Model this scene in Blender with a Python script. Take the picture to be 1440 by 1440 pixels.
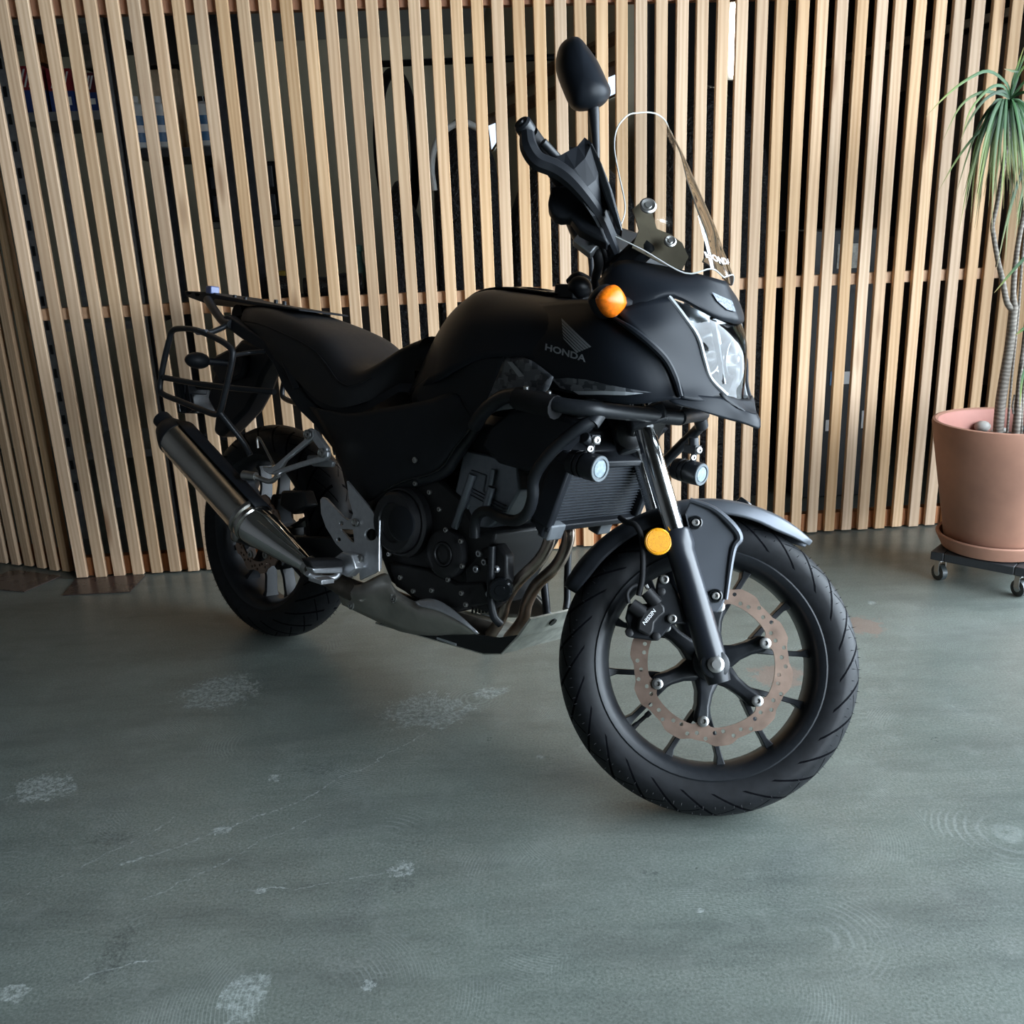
import bpy, bmesh, math, random
import numpy as np
from mathutils import Matrix, Vector
from mathutils.bvhtree import BVHTree

for o in list(bpy.data.objects):
    bpy.data.objects.remove(o, do_unlink=True)
scene = bpy.context.scene
col = scene.collection
random.seed(7)
V = lambda *a: np.array(a, float)

# ------------------------------------------------------------------ camera
FPX, PITCH, ROLL, CAM_H = 1325.93, 0.2956, 0.03948, 1.14421
def rotx(a): c, s = math.cos(a), math.sin(a); return np.array([[1, 0, 0], [0, c, -s], [0, s, c]])
def roty(a): c, s = math.cos(a), math.sin(a); return np.array([[c, 0, s], [0, 1, 0], [-s, 0, c]])
def rotz(a): c, s = math.cos(a), math.sin(a); return np.array([[c, -s, 0], [s, c, 0], [0, 0, 1]])
CR = rotx(-PITCH) @ roty(ROLL)          # columns: right, forward, up
CO = V(0, 0, CAM_H)
cam_d = bpy.data.cameras.new('camera'); cam = bpy.data.objects.new('camera', cam_d); col.objects.link(cam)
cam_d.sensor_width = 36; cam_d.lens = FPX / 1440 * 36; cam_d.clip_start = .05
cm = np.eye(4); cm[:3, 0] = CR[:, 0]; cm[:3, 1] = CR[:, 2]; cm[:3, 2] = -CR[:, 1]; cm[:3, 3] = CO
cam.matrix_world = Matrix(cm.tolist()); scene.camera = cam

# ------------------------------------------------------------------ light
world = bpy.data.worlds.new('daylight'); scene.world = world; world.use_nodes = True
wn = world.node_tree; bgn = wn.nodes['Background']
bgn.inputs[0].default_value = (.76, .885, 1.0, 1); bgn.inputs[1].default_value = 18
def portal(name, loc, rot, sx, sy):
    l = bpy.data.lights.new(name, 'AREA'); l.shape = 'RECTANGLE'; l.size = sx; l.size_y = sy
    l.cycles.is_portal = True
    o = bpy.data.objects.new(name, l); col.objects.link(o); o.location = loc; o.rotation_euler = rot
scene.view_settings.view_transform = 'Standard'; scene.view_settings.look = 'None'
scene.view_settings.exposure = 0.0; scene.view_settings.gamma = 1; scene.view_settings.use_curve_mapping = False
try:
    scene.cycles.use_denoising = True; scene.cycles.max_bounces = 8; scene.cycles.caustics_reflective = False
    scene.cycles.caustics_refractive = False; scene.cycles.sample_clamp_indirect = 6; scene.cycles.transparent_max_bounces = 16
except Exception: pass

# ------------------------------------------------------------------ pixel -> place helpers
def ray(u, v):
    return CO, CR @ V((u - 720) / FPX, 1, -(v - 720) / FPX)
def ground(u, v, z=0.0):
    o, d = ray(u, v); return o + d * ((z - o[2]) / d[2])
def at_y(u, v, y):
    o, d = ray(u, v); return o + d * ((y - o[1]) / d[1])
FD, FPSI, FX0, FP = 3.25091, 0.06791, -1.48908, 0.0647
FN = V(-math.sin(FPSI), math.cos(FPSI), 0); FT = V(math.cos(FPSI), math.sin(FPSI), 0)
def on_fence(u, v, off=0.0):
    o, d = ray(u, v); p0 = V(0, FD, 0) + FN * off; return o + d * (((p0 - o) @ FN) / (d @ FN))
BO = V(-.73354, 2.61055, 0)
BM = rotz(-.71755) @ rotx(-.19148) @ roty(.00571)
RAKE = math.radians(26.5); STEER = .6627
def axang(ax, t):
    ax = np.asarray(ax, float); ax = ax / np.linalg.norm(ax)
    K = np.array([[0, -ax[2], ax[1]], [ax[2], 0, -ax[0]], [-ax[1], ax[0], 0]])
    return np.eye(3) + math.sin(t) * K + (1 - math.cos(t)) * K @ K
SO = V(1.528, 0, 0); SM = axang((-math.sin(RAKE), 0, math.cos(RAKE)), STEER)
def B(u, v, y):                        # pixel -> point of the bike frame on the lengthwise plane y
    o, d = ray(u, v); o = BM.T @ (o - BO); d = BM.T @ d
    return o + d * ((y - o[1]) / d[1])
def K(u, v, y):                        # same, in the fork's own (unsteered) frame
    o, d = ray(u, v); o = BM.T @ (o - BO); d = BM.T @ d
    o = SM.T @ (o - SO) + SO; d = SM.T @ d
    return o + d * ((y - o[1]) / d[1])
def steer(p): return SM @ (np.asarray(p, float) - SO) + SO

# ------------------------------------------------------------------ materials
MATS = {}
def nt(name):
    m = bpy.data.materials.new(name); m.use_nodes = True
    return m, m.node_tree, m.node_tree.nodes['Principled BSDF']
def N(t, kind, **kw):
    n = t.nodes.new(kind)
    for k, v in kw.items():
        if k in n.inputs.keys() if isinstance(k, str) else False: n.inputs[k].default_value = v
        else: setattr(n, k, v)
    return n
def mth(t, op, a, b=None, c=None, clamp=False):
    n = t.nodes.new('ShaderNodeMath'); n.operation = op; n.use_clamp = clamp
    for i, x in enumerate((a, b, c)):
        if x is None: continue
        if isinstance(x, (int, float)): n.inputs[i].default_value = x
        else: t.links.new(x, n.inputs[i])
    return n.outputs[0]
def ramp(t, fac, stops):
    n = t.nodes.new('ShaderNodeValToRGB'); cr = n.color_ramp
    while len(cr.elements) < len(stops): cr.elements.new(.5)
    for e, (p, c) in zip(cr.elements, stops): e.position = p; e.color = (*c, 1) if len(c) == 3 else c
    t.links.new(fac, n.inputs[0]); return n.outputs[0]
def mixc(t, fac, a, b, mode='MIX'):
    n = t.nodes.new('ShaderNodeMix'); n.data_type = 'RGBA'; n.blend_type = mode
    for i, x in ((0, fac), (6, a), (7, b)):
        if isinstance(x, (int, float)): n.inputs[i].default_value = x
        elif isinstance(x, tuple): n.inputs[i].default_value = (*x, 1)
        else: t.links.new(x, n.inputs[i])
    return n.outputs[2]
def noise(t, vec, scale, detail=4, rough=.55, dist=0.0):
    n = t.nodes.new('ShaderNodeTexNoise'); n.inputs['Scale'].default_value = scale
    n.inputs['Detail'].default_value = detail; n.inputs['Roughness'].default_value = rough
    n.inputs['Distortion'].default_value = dist
    if vec is not None: t.links.new(vec, n.inputs['Vector'])
    return n.outputs['Fac']
def coord(t, which='Object'):
    return t.nodes.new('ShaderNodeTexCoord').outputs[which]
def mapping(t, vec, scale=(1, 1, 1), loc=(0, 0, 0), rot=(0, 0, 0)):
    n = t.nodes.new('ShaderNodeMapping'); t.links.new(vec, n.inputs[0])
    n.inputs[1].default_value = loc; n.inputs[2].default_value = rot; n.inputs[3].default_value = scale
    return n.outputs[0]
def bump(t, b, h, strength=.3, dist=.002):
    n = t.nodes.new('ShaderNodeBump'); n.inputs['Strength'].default_value = strength; n.inputs['Distance'].default_value = dist
    t.links.new(h, n.inputs['Height']); t.links.new(n.outputs[0], b.inputs['Normal'])
def mat(name, c, rough=.5, metal=0.0, var=.12, scale=40, bmp=0.0, spec=.5, coat=0.0, dist=.0015):
    if name in MATS: return MATS[name]
    m, t, b = nt(name); co = coord(t)
    f = noise(t, co, scale)
    lo = tuple(max(0, x * (1 - var)) for x in c); hi = tuple(min(1, x * (1 + var)) for x in c)
    t.links.new(ramp(t, f, [(.3, lo), (.7, hi)]), b.inputs['Base Color'])
    rr = mth(t, 'MULTIPLY_ADD', f, .16, rough - .08, clamp=True); t.links.new(rr, b.inputs['Roughness'])
    b.inputs['Metallic'].default_value = metal; b.inputs['Specular IOR Level'].default_value = spec
    b.inputs['Coat Weight'].default_value = coat
    if bmp: bump(t, b, noise(t, co, scale * 6, 2), bmp, dist)
    MATS[name] = m; return m
def emit(name, c, s):
    m, t, b = nt(name); b.inputs['Base Color'].default_value = (*c, 1)
    b.inputs['Emission Color'].default_value = (*c, 1); b.inputs['Emission Strength'].default_value = s
    MATS[name] = m; return m
def wood_mat(name, cols, seed=0.0, knots=True):
    m, t, b = nt(name); co = coord(t)
    oi = t.nodes.new('ShaderNodeObjectInfo')
    off = t.nodes.new('ShaderNodeCombineXYZ')
    t.links.new(mth(t, 'MULTIPLY', oi.outputs['Random'], 37.0), off.inputs[0]); t.links.new(mth(t, 'MULTIPLY', oi.outputs['Random'], 91.0), off.inputs[2])
    va = t.nodes.new('ShaderNodeVectorMath'); va.operation = 'ADD'; t.links.new(co, va.inputs[0]); t.links.new(off.outputs[0], va.inputs[1])
    p = va.outputs[0]
    big = noise(t, mapping(t, p, (5, 5, .9)), 1.0, 3)
    # growth-ring lines: distorted bands that run along the board
    w = t.nodes.new('ShaderNodeTexWave'); w.wave_type = 'BANDS'; w.bands_direction = 'X'
    w.inputs['Scale'].default_value = 5; w.inputs['Distortion'].default_value = 11; w.inputs['Detail'].default_value = 2
    w.inputs['Detail Scale'].default_value = .6
    t.links.new(mapping(t, p, (4, 4, .35)), w.inputs[0])
    fine = noise(t, mapping(t, p, (120, 120, 3)), 1.0, 3)
    g = mth(t, 'ADD', mth(t, 'MULTIPLY', w.outputs['Fac'], .30), mth(t, 'MULTIPLY', fine, .70))
    base = ramp(t, g, [(.2, cols[0]), (.55, cols[1]), (.85, cols[2])])
    tone = ramp(t, big, [(.3, (.82, .78, .74)), (.7, (1.08, 1.06, 1.02))])
    c = mixc(t, 1.0, base, tone, 'MULTIPLY')
    hv = t.nodes.new('ShaderNodeHueSaturation'); t.links.new(c, hv.inputs['Color'])
    t.links.new(mth(t, 'MULTIPLY_ADD', oi.outputs['Random'], .26, .84), hv.inputs['Value'])
    t.links.new(mth(t, 'MULTIPLY_ADD', mth(t, 'FRACT', mth(t, 'MULTIPLY', oi.outputs['Random'], 17.3)), .25, .88), hv.inputs['Saturation'])
    c = hv.outputs[0]
    if knots:
        vo = t.nodes.new('ShaderNodeTexVoronoi'); vo.feature = 'F1'; vo.inputs['Scale'].default_value = 1.0
        t.links.new(mapping(t, p, (9, 9, 1.6)), vo.inputs['Vector'])
        k = ramp(t, vo.outputs['Distance'], [(.05, (1, 1, 1)), (.15, (0, 0, 0))])
        c = mixc(t, mth(t, 'MULTIPLY', k, .75), c, (.20, .085, .035))
    t.links.new(c, b.inputs['Base Color']); b.inputs['Roughness'].default_value = .62
    b.inputs['Specular IOR Level'].default_value = .3
    bump(t, b, g, .25, .001)
    MATS[name] = m; return m

BLK = mat('matte_black_plastic', (.009, .0105, .0135), .52, var=.2, scale=25, bmp=.02, spec=.25)
PAINT = mat('satin_black_paint', (.008, .010, .0135), .42, var=.1, scale=8, spec=.16)
GLOSS = mat('gloss_black', (.006, .007, .008), .16, var=.1)
VINYL = mat('seat_vinyl', (.011, .011, .0125), .55, spec=.35, var=.15, scale=60, bmp=.1, dist=.0006)
RUB = mat('rubber', (.010, .010, .011), .65, var=.2, scale=60, spec=.2)
POWDER = mat('black_powder_coat', (.010, .0115, .014), .42, var=.15, scale=120, bmp=.03, spec=.35)
ENGB = mat('engine_black', (.011, .011, .012), .45, var=.2, scale=70, bmp=.08, spec=.4)
ENGS = mat('cylinder_grey_alloy', (.22, .24, .27), .45, .7, var=.1, scale=60, bmp=.06)
ALU = mat('cast_aluminium', (.50, .51, .53), .42, .85, var=.08, scale=90, bmp=.05)
STEEL = mat('zinc_steel', (.42, .415, .40), .36, 1.0, var=.1)
CHROME = mat('polished_steel', (.72, .72, .71), .13, 1.0, var=.05, scale=12)
MUFF = mat('brushed_muffler_steel', (.52, .50, .46), .22, 1.0, var=.08, scale=14)
HEAD = mat('header_pipe_steel', (.44, .36, .30), .33, 1.0, var=.3, scale=16)
SKID = mat('brushed_skid_alloy', (.42, .40, .36), .40, .85, var=.15, scale=20)
SKIDP = mat('skid_plate_alloy', (.52, .52, .46), .5, .6, var=.25, scale=30)
FENDG = mat('graphite_paint', (.085, .092, .105), .42, .55, var=.06, scale=8, spec=.5)
DISC = mat('bronze_brake_steel', (.36, .255, .20), .36, .9, var=.15, scale=30)
ORANGE = mat('amber_lens', (.80, .17, .008), .16, var=.25, scale=160, bmp=.35, spec=.4)
AMBERR = mat('amber_reflector', (.90, .33, .01), .3, var=.35, scale=400, bmp=.3)
LAMPW = mat('lamp_glass_white', (.20, .25, .28), .25, var=.3, scale=120)
DECALG = mat('grey_decal', (.26, .275, .295), .45, var=.05)
DECALL = mat('pale_grey_decal', (.36, .38, .40), .45, var=.05)
WHITEP = mat('white_print', (.8, .8, .8), .5, var=.04)
NAVY = mat('dark_blue_plastic', (.02, .03, .09), .4)
def camo_mat():
    m, t, b = nt('camo_decal'); co = coord(t)
    vo = t.nodes.new('ShaderNodeTexVoronoi'); vo.distance = 'CHEBYCHEV'; vo.inputs['Scale'].default_value = 1.0
    t.links.new(mapping(t, co, (62, 1, 80)), vo.inputs['Vector'])
    sp = t.nodes.new('ShaderNodeSeparateColor'); t.links.new(vo.outputs['Color'], sp.inputs[0])
    c = ramp(t, sp.outputs[0], [(0, (.03, .034, .04)), (.3, (.10, .108, .118)), (.6, (.15, .158, .17)), (.85, (.075, .08, .088))])
    t.nodes[-1].color_ramp.interpolation = 'CONSTANT' if hasattr(t.nodes[-1], 'color_ramp') else 'LINEAR'
    t.links.new(c, b.inputs['Base Color']); b.inputs['Roughness'].default_value = .42
    return m
CAMO = camo_mat()
def thin_glass(name, tint, fres=1.45, rough=.03, haze=0.0):
    m = bpy.data.materials.new(name); m.use_nodes = True; t = m.node_tree
    for n in list(t.nodes): t.nodes.remove(n)
    out = t.nodes.new('ShaderNodeOutputMaterial'); mx = t.nodes.new('ShaderNodeMixShader')
    tr = t.nodes.new('ShaderNodeBsdfTransparent'); tr.inputs[0].default_value = (*tint, 1)
    gl = t.nodes.new('ShaderNodeBsdfGlossy'); gl.inputs['Roughness'].default_value = rough
    lw = t.nodes.new('ShaderNodeFresnel'); lw.inputs[0].default_value = fres
    co = coord(t); sc = noise(t, mapping(t, co, (30, 30, 30)), 3.0, 6, .7)
    t.links.new(mth(t, 'ADD', lw.outputs[0], mth(t, 'MULTIPLY', sc, haze), clamp=True), mx.inputs[0])
    t.links.new(tr.outputs[0], mx.inputs[1]); t.links.new(gl.outputs[0], mx.inputs[2]); t.links.new(mx.outputs[0], out.inputs[0])
    MATS[name] = m; return m
FORKP = mat('fork_satin_black', (.012, .014, .019), .30, var=.1, scale=10, spec=.5)
REFL = mat('lamp_reflector', (.36, .37, .38), .2, 1.0, var=.3, scale=30)
GLASS = thin_glass('clear_screen', (.90, .90, .88), 1.6, .05, .06)
LENS = thin_glass('headlight_lens', (.95, .97, .98), 1.5, .03)

# ------------------------------------------------------------------ mesh helpers
class Mb:
    def __init__(s): s.v = []; s.f = []
    def add(s, v, f):
        k = len(s.v); s.v += [tuple(map(float, p)) for p in v]; s.f += [tuple(i + k for i in q) for q in f]; return s
    def map(s, fn): s.v = [tuple(map(float, fn(p))) for p in s.v]; return s
def mesh_of(name, v, f, m, angle=38, flat=False):
    me = bpy.data.meshes.new(name); me.from_pydata([tuple(map(float, p)) for p in v], [], f); me.validate()
    bm = bmesh.new(); bm.from_mesh(me); bmesh.ops.recalc_face_normals(bm, faces=bm.faces); bm.to_mesh(me); bm.free()
    if not flat:
        me.shade_smooth()
        try: me.set_sharp_from_angle(angle=math.radians(angle))
        except Exception: pass
    if m: me.materials.append(m)
    return me
def obj(name, mb, m, parent=None, bevel=0.0, solid=0.0, subd=0, angle=38, xf=None, flat=False, label=None):
    v, f = (mb.v, mb.f) if isinstance(mb, Mb) else mb
    if xf: v = [xf(p) for p in v]
    o = bpy.data.objects.new(name, mesh_of(name, v, f, m, angle, flat)); col.objects.link(o)
    if parent: o.parent = parent
    if subd: md = o.modifiers.new('s', 'SUBSURF'); md.levels = md.render_levels = subd
    if solid: md = o.modifiers.new('t', 'SOLIDIFY'); md.thickness = solid; md.offset = 0
    if bevel:
        md = o.modifiers.new('b', 'BEVEL'); md.width = bevel; md.segments = 2; md.limit_method = 'ANGLE'; md.angle_limit = math.radians(35)
    if label: o['label'] = label
    return o
def tag(o, label, cat, group=None, kind=None):
    if label: o['label'] = label
    if cat: o['category'] = cat
    if group: o['group'] = group
    if kind: o['kind'] = kind
    return o
def empty(name, loc=(0, 0, 0), rz=0.0):
    o = bpy.data.objects.new(name, None); col.objects.link(o); o.location = loc; o.rotation_euler = (0, 0, rz); return o
def cat(pts, n):                      # Catmull-Rom through pts
    p = [np.asarray(x, float) for x in pts]
    if len(p) < 3:
        return [p[0] + (p[1] - p[0]) * t for t in np.linspace(0, 1, n + 1)]
    p = [2 * p[0] - p[1]] + p + [2 * p[-1] - p[-2]]; out = []
    for i in range(1, len(p) - 2):
        a, b, c, d = p[i - 1:i + 3]
        for k in range(n):
            t = k / n
            out.append(.5 * (2 * b + (c - a) * t + (2 * a - 5 * b + 4 * c - d) * t * t + (3 * b - a - 3 * c + d) * t ** 3))
    out.append(p[-2]); return out
def tube(pts, r, seg=10, res=6, closed=False, smooth=True):
    path = cat(pts, res) if smooth and len(pts) > 2 else [np.asarray(x, float) for x in pts]
    if closed: path = cat(list(pts) + [pts[0]], res)[:-1]
    n = len(path)
    if isinstance(r, (int, float)): rs = [r] * n
    else: rs = list(np.interp(np.linspace(0, 1, n), np.linspace(0, 1, len(r)), r))
    v, f = [], []; nrm = None
    for i in range(n):
        a = path[i - 1] if (i or closed) else path[0]; b = path[(i + 1) % n] if (i < n - 1 or closed) else path[-1]
        t = b - a; t = t / (np.linalg.norm(t) + 1e-12)
        if nrm is None:
            h = V(0, 0, 1) if abs(t[2]) < .9 else V(1, 0, 0); nrm = np.cross(t, h)
        nrm = nrm - t * (nrm @ t); nrm = nrm / (np.linalg.norm(nrm) + 1e-12); bn = np.cross(t, nrm)
        for k in range(seg):
            g = 2 * math.pi * k / seg; v.append(path[i] + rs[i] * (math.cos(g) * nrm + math.sin(g) * bn))
    for i in range(n if closed else n - 1):
        for k in range(seg):
            a, b = i * seg + k, i * seg + (k + 1) % seg; c, d = ((i + 1) % n) * seg + (k + 1) % seg, ((i + 1) % n) * seg + k
            f.append((a, b, c, d))
    if not closed: f += [tuple(range(seg))[::-1], tuple(range((n - 1) * seg, n * seg))]
    return v, f
def frame_of(axis):
    t = np.asarray(axis, float); t = t / np.linalg.norm(t); h = V(0, 0, 1) if abs(t[2]) < .9 else V(1, 0, 0)
    a = np.cross(h, t); a /= np.linalg.norm(a); return t, a, np.cross(t, a)
def lathe(prof, o, axis, seg=32, caps=True):     # prof: (along, radius)
    t, a, b = frame_of(axis); o = np.asarray(o, float); v, f = [], []
    for h, r in prof:
        for k in range(seg):
            g = 2 * math.pi * k / seg; v.append(o + t * h + max(r, 1e-5) * (math.cos(g) * a + math.sin(g) * b))
    m = len(prof)
    for i in range(m - 1):
        for k in range(seg): f.append((i * seg + k, i * seg + (k + 1) % seg, (i + 1) * seg + (k + 1) % seg, (i + 1) * seg + k))
    if caps: f += [tuple(range(seg))[::-1], tuple(range((m - 1) * seg, m * seg))]
    return v, f
def box(c, s, R=None):
    c = np.asarray(c, float); v = []
    for x in (-.5, .5):
        for y in (-.5, .5):
            for z in (-.5, .5):
                p = V(x * s[0], y * s[1], z * s[2]); v.append(c + (R @ p if R is not None else p))
    return v, [(0, 1, 3, 2), (4, 6, 7, 5), (0, 4, 5, 1), (2, 3, 7, 6), (0, 2, 6, 4), (1, 5, 7, 3)]
def prism(poly, vec):                 # 3-d polygon swept by vec
    p = [np.asarray(x, float) for x in poly]; n = len(p); vec = np.asarray(vec, float)
    v = p + [x + vec for x in p]
    return v, [tuple(range(n)), tuple(range(n, 2 * n))[::-1]] + [(i, (i + 1) % n, n + (i + 1) % n, n + i) for i in range(n)]
def plate(px, y, th, fn=None, holes=()):   # pixel outline on the plane y, th thick (towards +y)
    fn = fn or B
    if not holes: return prism([fn(u, v, y) for u, v in px], (0, th, 0))
    return holed([[fn(u, v, y) for u, v in px]] + [[fn(u, v, y) for u, v in h] for h in holes], (0, th, 0))
def holed(loops, vec):
    bm = bmesh.new(); vec = Vector(tuple(map(float, vec)))
    for lp in loops:
        vs = [bm.verts.new(tuple(map(float, p))) for p in lp]
        for i in range(len(vs)): bm.edges.new((vs[i], vs[(i + 1) % len(vs)]))
    bmesh.ops.triangle_fill(bm, use_beauty=True, use_dissolve=False, edges=bm.edges[:])
    r = bmesh.ops.extrude_face_region(bm, geom=bm.faces[:])
    bmesh.ops.translate(bm, vec=vec, verts=[e for e in r['geom'] if isinstance(e, bmesh.types.BMVert)])
    bm.verts.index_update(); bm.verts.ensure_lookup_table()
    v = [tuple(x.co) for x in bm.verts]; f = [tuple(x.index for x in q.verts) for q in bm.faces]; bm.free(); return v, f
def circ(u, v, r, n=14, ry=None): return [(u + r * math.cos(2 * math.pi * i / n), v + (ry or r) * math.sin(2 * math.pi * i / n)) for i in range(n)]
def patch(rows, nu=6, nv=6, mirror=False, keep=None):
    g = [cat(r, nu) for r in rows]
    g = list(map(list, zip(*[cat(c, nv) for c in zip(*g)])))
    if mirror: g = [r + [V(p[0], -p[1], p[2]) for p in r[::-1][(1 if abs(r[-1][1]) < 1e-6 else 0):]] for r in g]
    nr, nc = len(g), len(g[0])
    v = [p for r in g for p in r]
    f = [(i * nc + j, i * nc + j + 1, (i + 1) * nc + j + 1, (i + 1) * nc + j) for i in range(nr - 1) for j in range(nc - 1)]
    return v, f
def mir(vf): return [V(p[0], -p[1], p[2]) for p in vf[0]], vf[1]
def bolt(p, axis, r=.006, h=.005):
    return lathe([(0, r), (h * .8, r), (h, r * .8), (h, r * .5), (h * .4, r * .45), (h * .4, .0001)], p, axis, 12)
def ellipsoid(c, r, seg=16, ring=10, R=None):
    v, f = [], []; c = np.asarray(c, float)
    for i in range(ring + 1):
        th = math.pi * i / ring
        for k in range(seg):
            g = 2 * math.pi * k / seg; p = V(r[0] * math.sin(th) * math.cos(g), r[1] * math.sin(th) * math.sin(g), r[2] * math.cos(th))
            v.append(c + (R @ p if R is not None else p))
    for i in range(ring):
        for k in range(seg): f.append((i * seg + k, i * seg + (k + 1) % seg, (i + 1) * seg + (k + 1) % seg, (i + 1) * seg + k))
    return v, f
def text_mesh(s, size=1.0, shear=0.0, bold=0.0):
    c = bpy.data.curves.new('t', 'FONT'); c.body = s; c.size = size; c.shear = shear; c.offset = bold; c.resolution_u = 3; c.align_x = 'LEFT'
    o = bpy.data.objects.new('t', c); col.objects.link(o)
    bpy.context.view_layer.update(); me = o.to_mesh()
    v = [tuple(p.co) for p in me.vertices]; f = [tuple(p.vertices) for p in me.polygons]
    o.to_mesh_clear(); bpy.data.objects.remove(o); bpy.data.curves.remove(c)
    xs = [p[0] for p in v]; ys = [p[1] for p in v]; x0, x1, y0, y1 = min(xs), max(xs), min(ys), max(ys)
    return [((p[0] - x0) / (x1 - x0), (p[1] - y0) / (y1 - y0)) for p in v], f
# ------------------------------------------------------------------ room shell
XL, XR, YF, ZC = -3.6, 3.6, -4.2, 3.6
def struct(name, mb, m, parent=None, **kw):
    o = obj(name, mb, m, parent, flat=True, **kw)
    if not parent: o['kind'] = 'structure'
    return o
def concrete():
    m, t, b = nt('stained_green_concrete'); co = coord(t)
    big = noise(t, co, .9, 4, .6); mid = noise(t, co, 4.5, 6, .65); fin = noise(t, co, 190, 6, .75)
    c = ramp(t, big, [(.25, (.068, .087, .074)), (.5, (.112, .134, .115)), (.75, (.156, .168, .148))])
    c = mixc(t, mth(t, 'MULTIPLY', ramp(t, mid, [(.45, (0, 0, 0)), (.75, (1, 1, 1))]), .5), c, (.125, .12, .10))
    c = mixc(t, mth(t, 'MULTIPLY', ramp(t, noise(t, co, 2.3, 5, .6, 1.5), [(.55, (0, 0, 0)), (.72, (1, 1, 1))]), .55), c, (.075, .085, .085))
    c = mixc(t, .52, c, ramp(t, fin, [(.3, (.015, .02, .018)), (.7, (.25, .275, .25))]))
    strk = noise(t, mapping(t, co, (2.2, 11, 1), rot=(0, 0, -.45)), 1.0, 6, .7)
    c = mixc(t, mth(t, 'MULTIPLY', ramp(t, strk, [(.46, (0, 0, 0)), (.70, (1, 1, 1))]), .50), c, (.052, .060, .056))
    c = mixc(t, mth(t, 'MULTIPLY', ramp(t, noise(t, co, 14, 6, .75), [(.52, (0, 0, 0)), (.72, (1, 1, 1))]), .30), c, (.215, .235, .215))
    spk = ramp(t, noise(t, co, 420, 2, .5), [(.70, (0, 0, 0)), (.74, (1, 1, 1))]); c = mixc(t, mth(t, 'MULTIPLY', spk, .5), c, (.42, .45, .43))
    # trowel swirls: fans of concentric arcs
    vo = t.nodes.new('ShaderNodeTexVoronoi'); vo.inputs['Scale'].default_value = 2.6; t.links.new(co, vo.inputs['Vector'])
    arcs = mth(t, 'SINE', mth(t, 'MULTIPLY', mth(t, 'ADD', vo.outputs['Distance'], mth(t, 'MULTIPLY', mid, .03)), 520))
    arcm = ramp(t, mth(t, 'MULTIPLY', mth(t, 'MULTIPLY_ADD', arcs, .5, .5), ramp(t, noise(t, co, 3.1, 3), [(.44, (0, 0, 0)), (.62, (1, 1, 1))])), [(.5, (0, 0, 0)), (1, (1, 1, 1))])
    c = mixc(t, mth(t, 'MULTIPLY', mth(t, 'MULTIPLY', arcm, mth(t, 'GREATER_THAN', vo.outputs['Distance'], .16)), .15), c, (.42, .46, .44))
    # worn and scuffed places, each with its own place on the slab
    sx = t.nodes.new('ShaderNodeSeparateXYZ'); t.links.new(co, sx.inputs[0]); X, Y = sx.outputs[0], sx.outputs[1]
    jag = noise(t, co, 34, 5, .75); jag2 = noise(t, co, 9, 4, .7)
    def blob(px, r, asp=1.0):
        p = ground(*px)
        dx = mth(t, 'MULTIPLY', mth(t, 'SUBTRACT', X, float(p[0])), 1 / r); dy = mth(t, 'MULTIPLY', mth(t, 'SUBTRACT', Y, float(p[1])), 1 / (r * asp))
        d = mth(t, 'ADD', mth(t, 'SQRT', mth(t, 'ADD', mth(t, 'MULTIPLY', dx, dx), mth(t, 'MULTIPLY', dy, dy))), mth(t, 'MULTIPLY_ADD', jag, 2.4, -1.2))
        return mth(t, 'LESS_THAN', d, .72)
    def crack(a, b2, w):
        p, q = ground(*a)[:2], ground(*b2)[:2]; e = q - p; L = float(np.linalg.norm(e)); e = e / L
        rx = mth(t, 'SUBTRACT', X, float(p[0])); ry = mth(t, 'SUBTRACT', Y, float(p[1]))
        s = mth(t, 'ADD', mth(t, 'MULTIPLY', rx, float(e[0])), mth(t, 'MULTIPLY', ry, float(e[1])))
        n = mth(t, 'ADD', mth(t, 'MULTIPLY', rx, float(-e[1])), mth(t, 'MULTIPLY', ry, float(e[0])))
        n = mth(t, 'ABSOLUTE', mth(t, 'ADD', n, mth(t, 'MULTIPLY_ADD', jag2, .06, -.03)))
        inside = mth(t, 'MULTIPLY', mth(t, 'GREATER_THAN', s, 0.0), mth(t, 'LESS_THAN', s, L))
        return mth(t, 'MULTIPLY', inside, mth(t, 'LESS_THAN', n, mth(t, 'MULTIPLY_ADD', jag, w * 3, -w * .9)))
    def acc(lst):
        a = lst[0]
        for x in lst[1:]: a = mth(t, 'MAXIMUM', a, x)
        return a
    pale = acc([blob((60, 1108), .085, .8), blob((312, 1168), .022), blob((366, 1252), .016), blob((565, 1222), .03), blob((345, 1400), .045, 1.6), blob((520, 1385), .02),
                blob((310, 972), .13, .9), blob((600, 1000), .14, .8), blob((690, 975), .06, .6), blob((385, 1095), .02), blob((20, 1395), .04, .7), blob((760, 1065), .012), blob((1228, 848), .02, .8), blob((985, 1280), .01),
                crack((165, 1218), (420, 1128), .0035), crack((420, 1128), (720, 965), .0025), crack((200, 1268), (450, 1145), .0018), crack((330, 1258), (570, 1225), .0014), crack((110, 1378), (230, 1348), .003), crack((0, 1275), (250, 1150), .0015), crack((980, 905), (1240, 880), .0015), crack((1330, 990), (1440, 1040), .001)])
    dark = acc([blob((770, 1066), .014), blob((565, 1245), .03, .8), blob((918, 1228), .01), blob((905, 1226), .008), blob((1232, 850), .012), blob((150, 1180), .06, .5), blob((450, 1080), .06, .6), blob((160, 1340), .03, 3.0)])
    rust = acc([blob((1215, 880), .07, 1.2), blob((1095, 950), .09, .9)])
    wear = ramp(t, noise(t, co, 85, 6, .85), [(.44, (0, 0, 0)), (.60, (1, 1, 1))])
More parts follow.
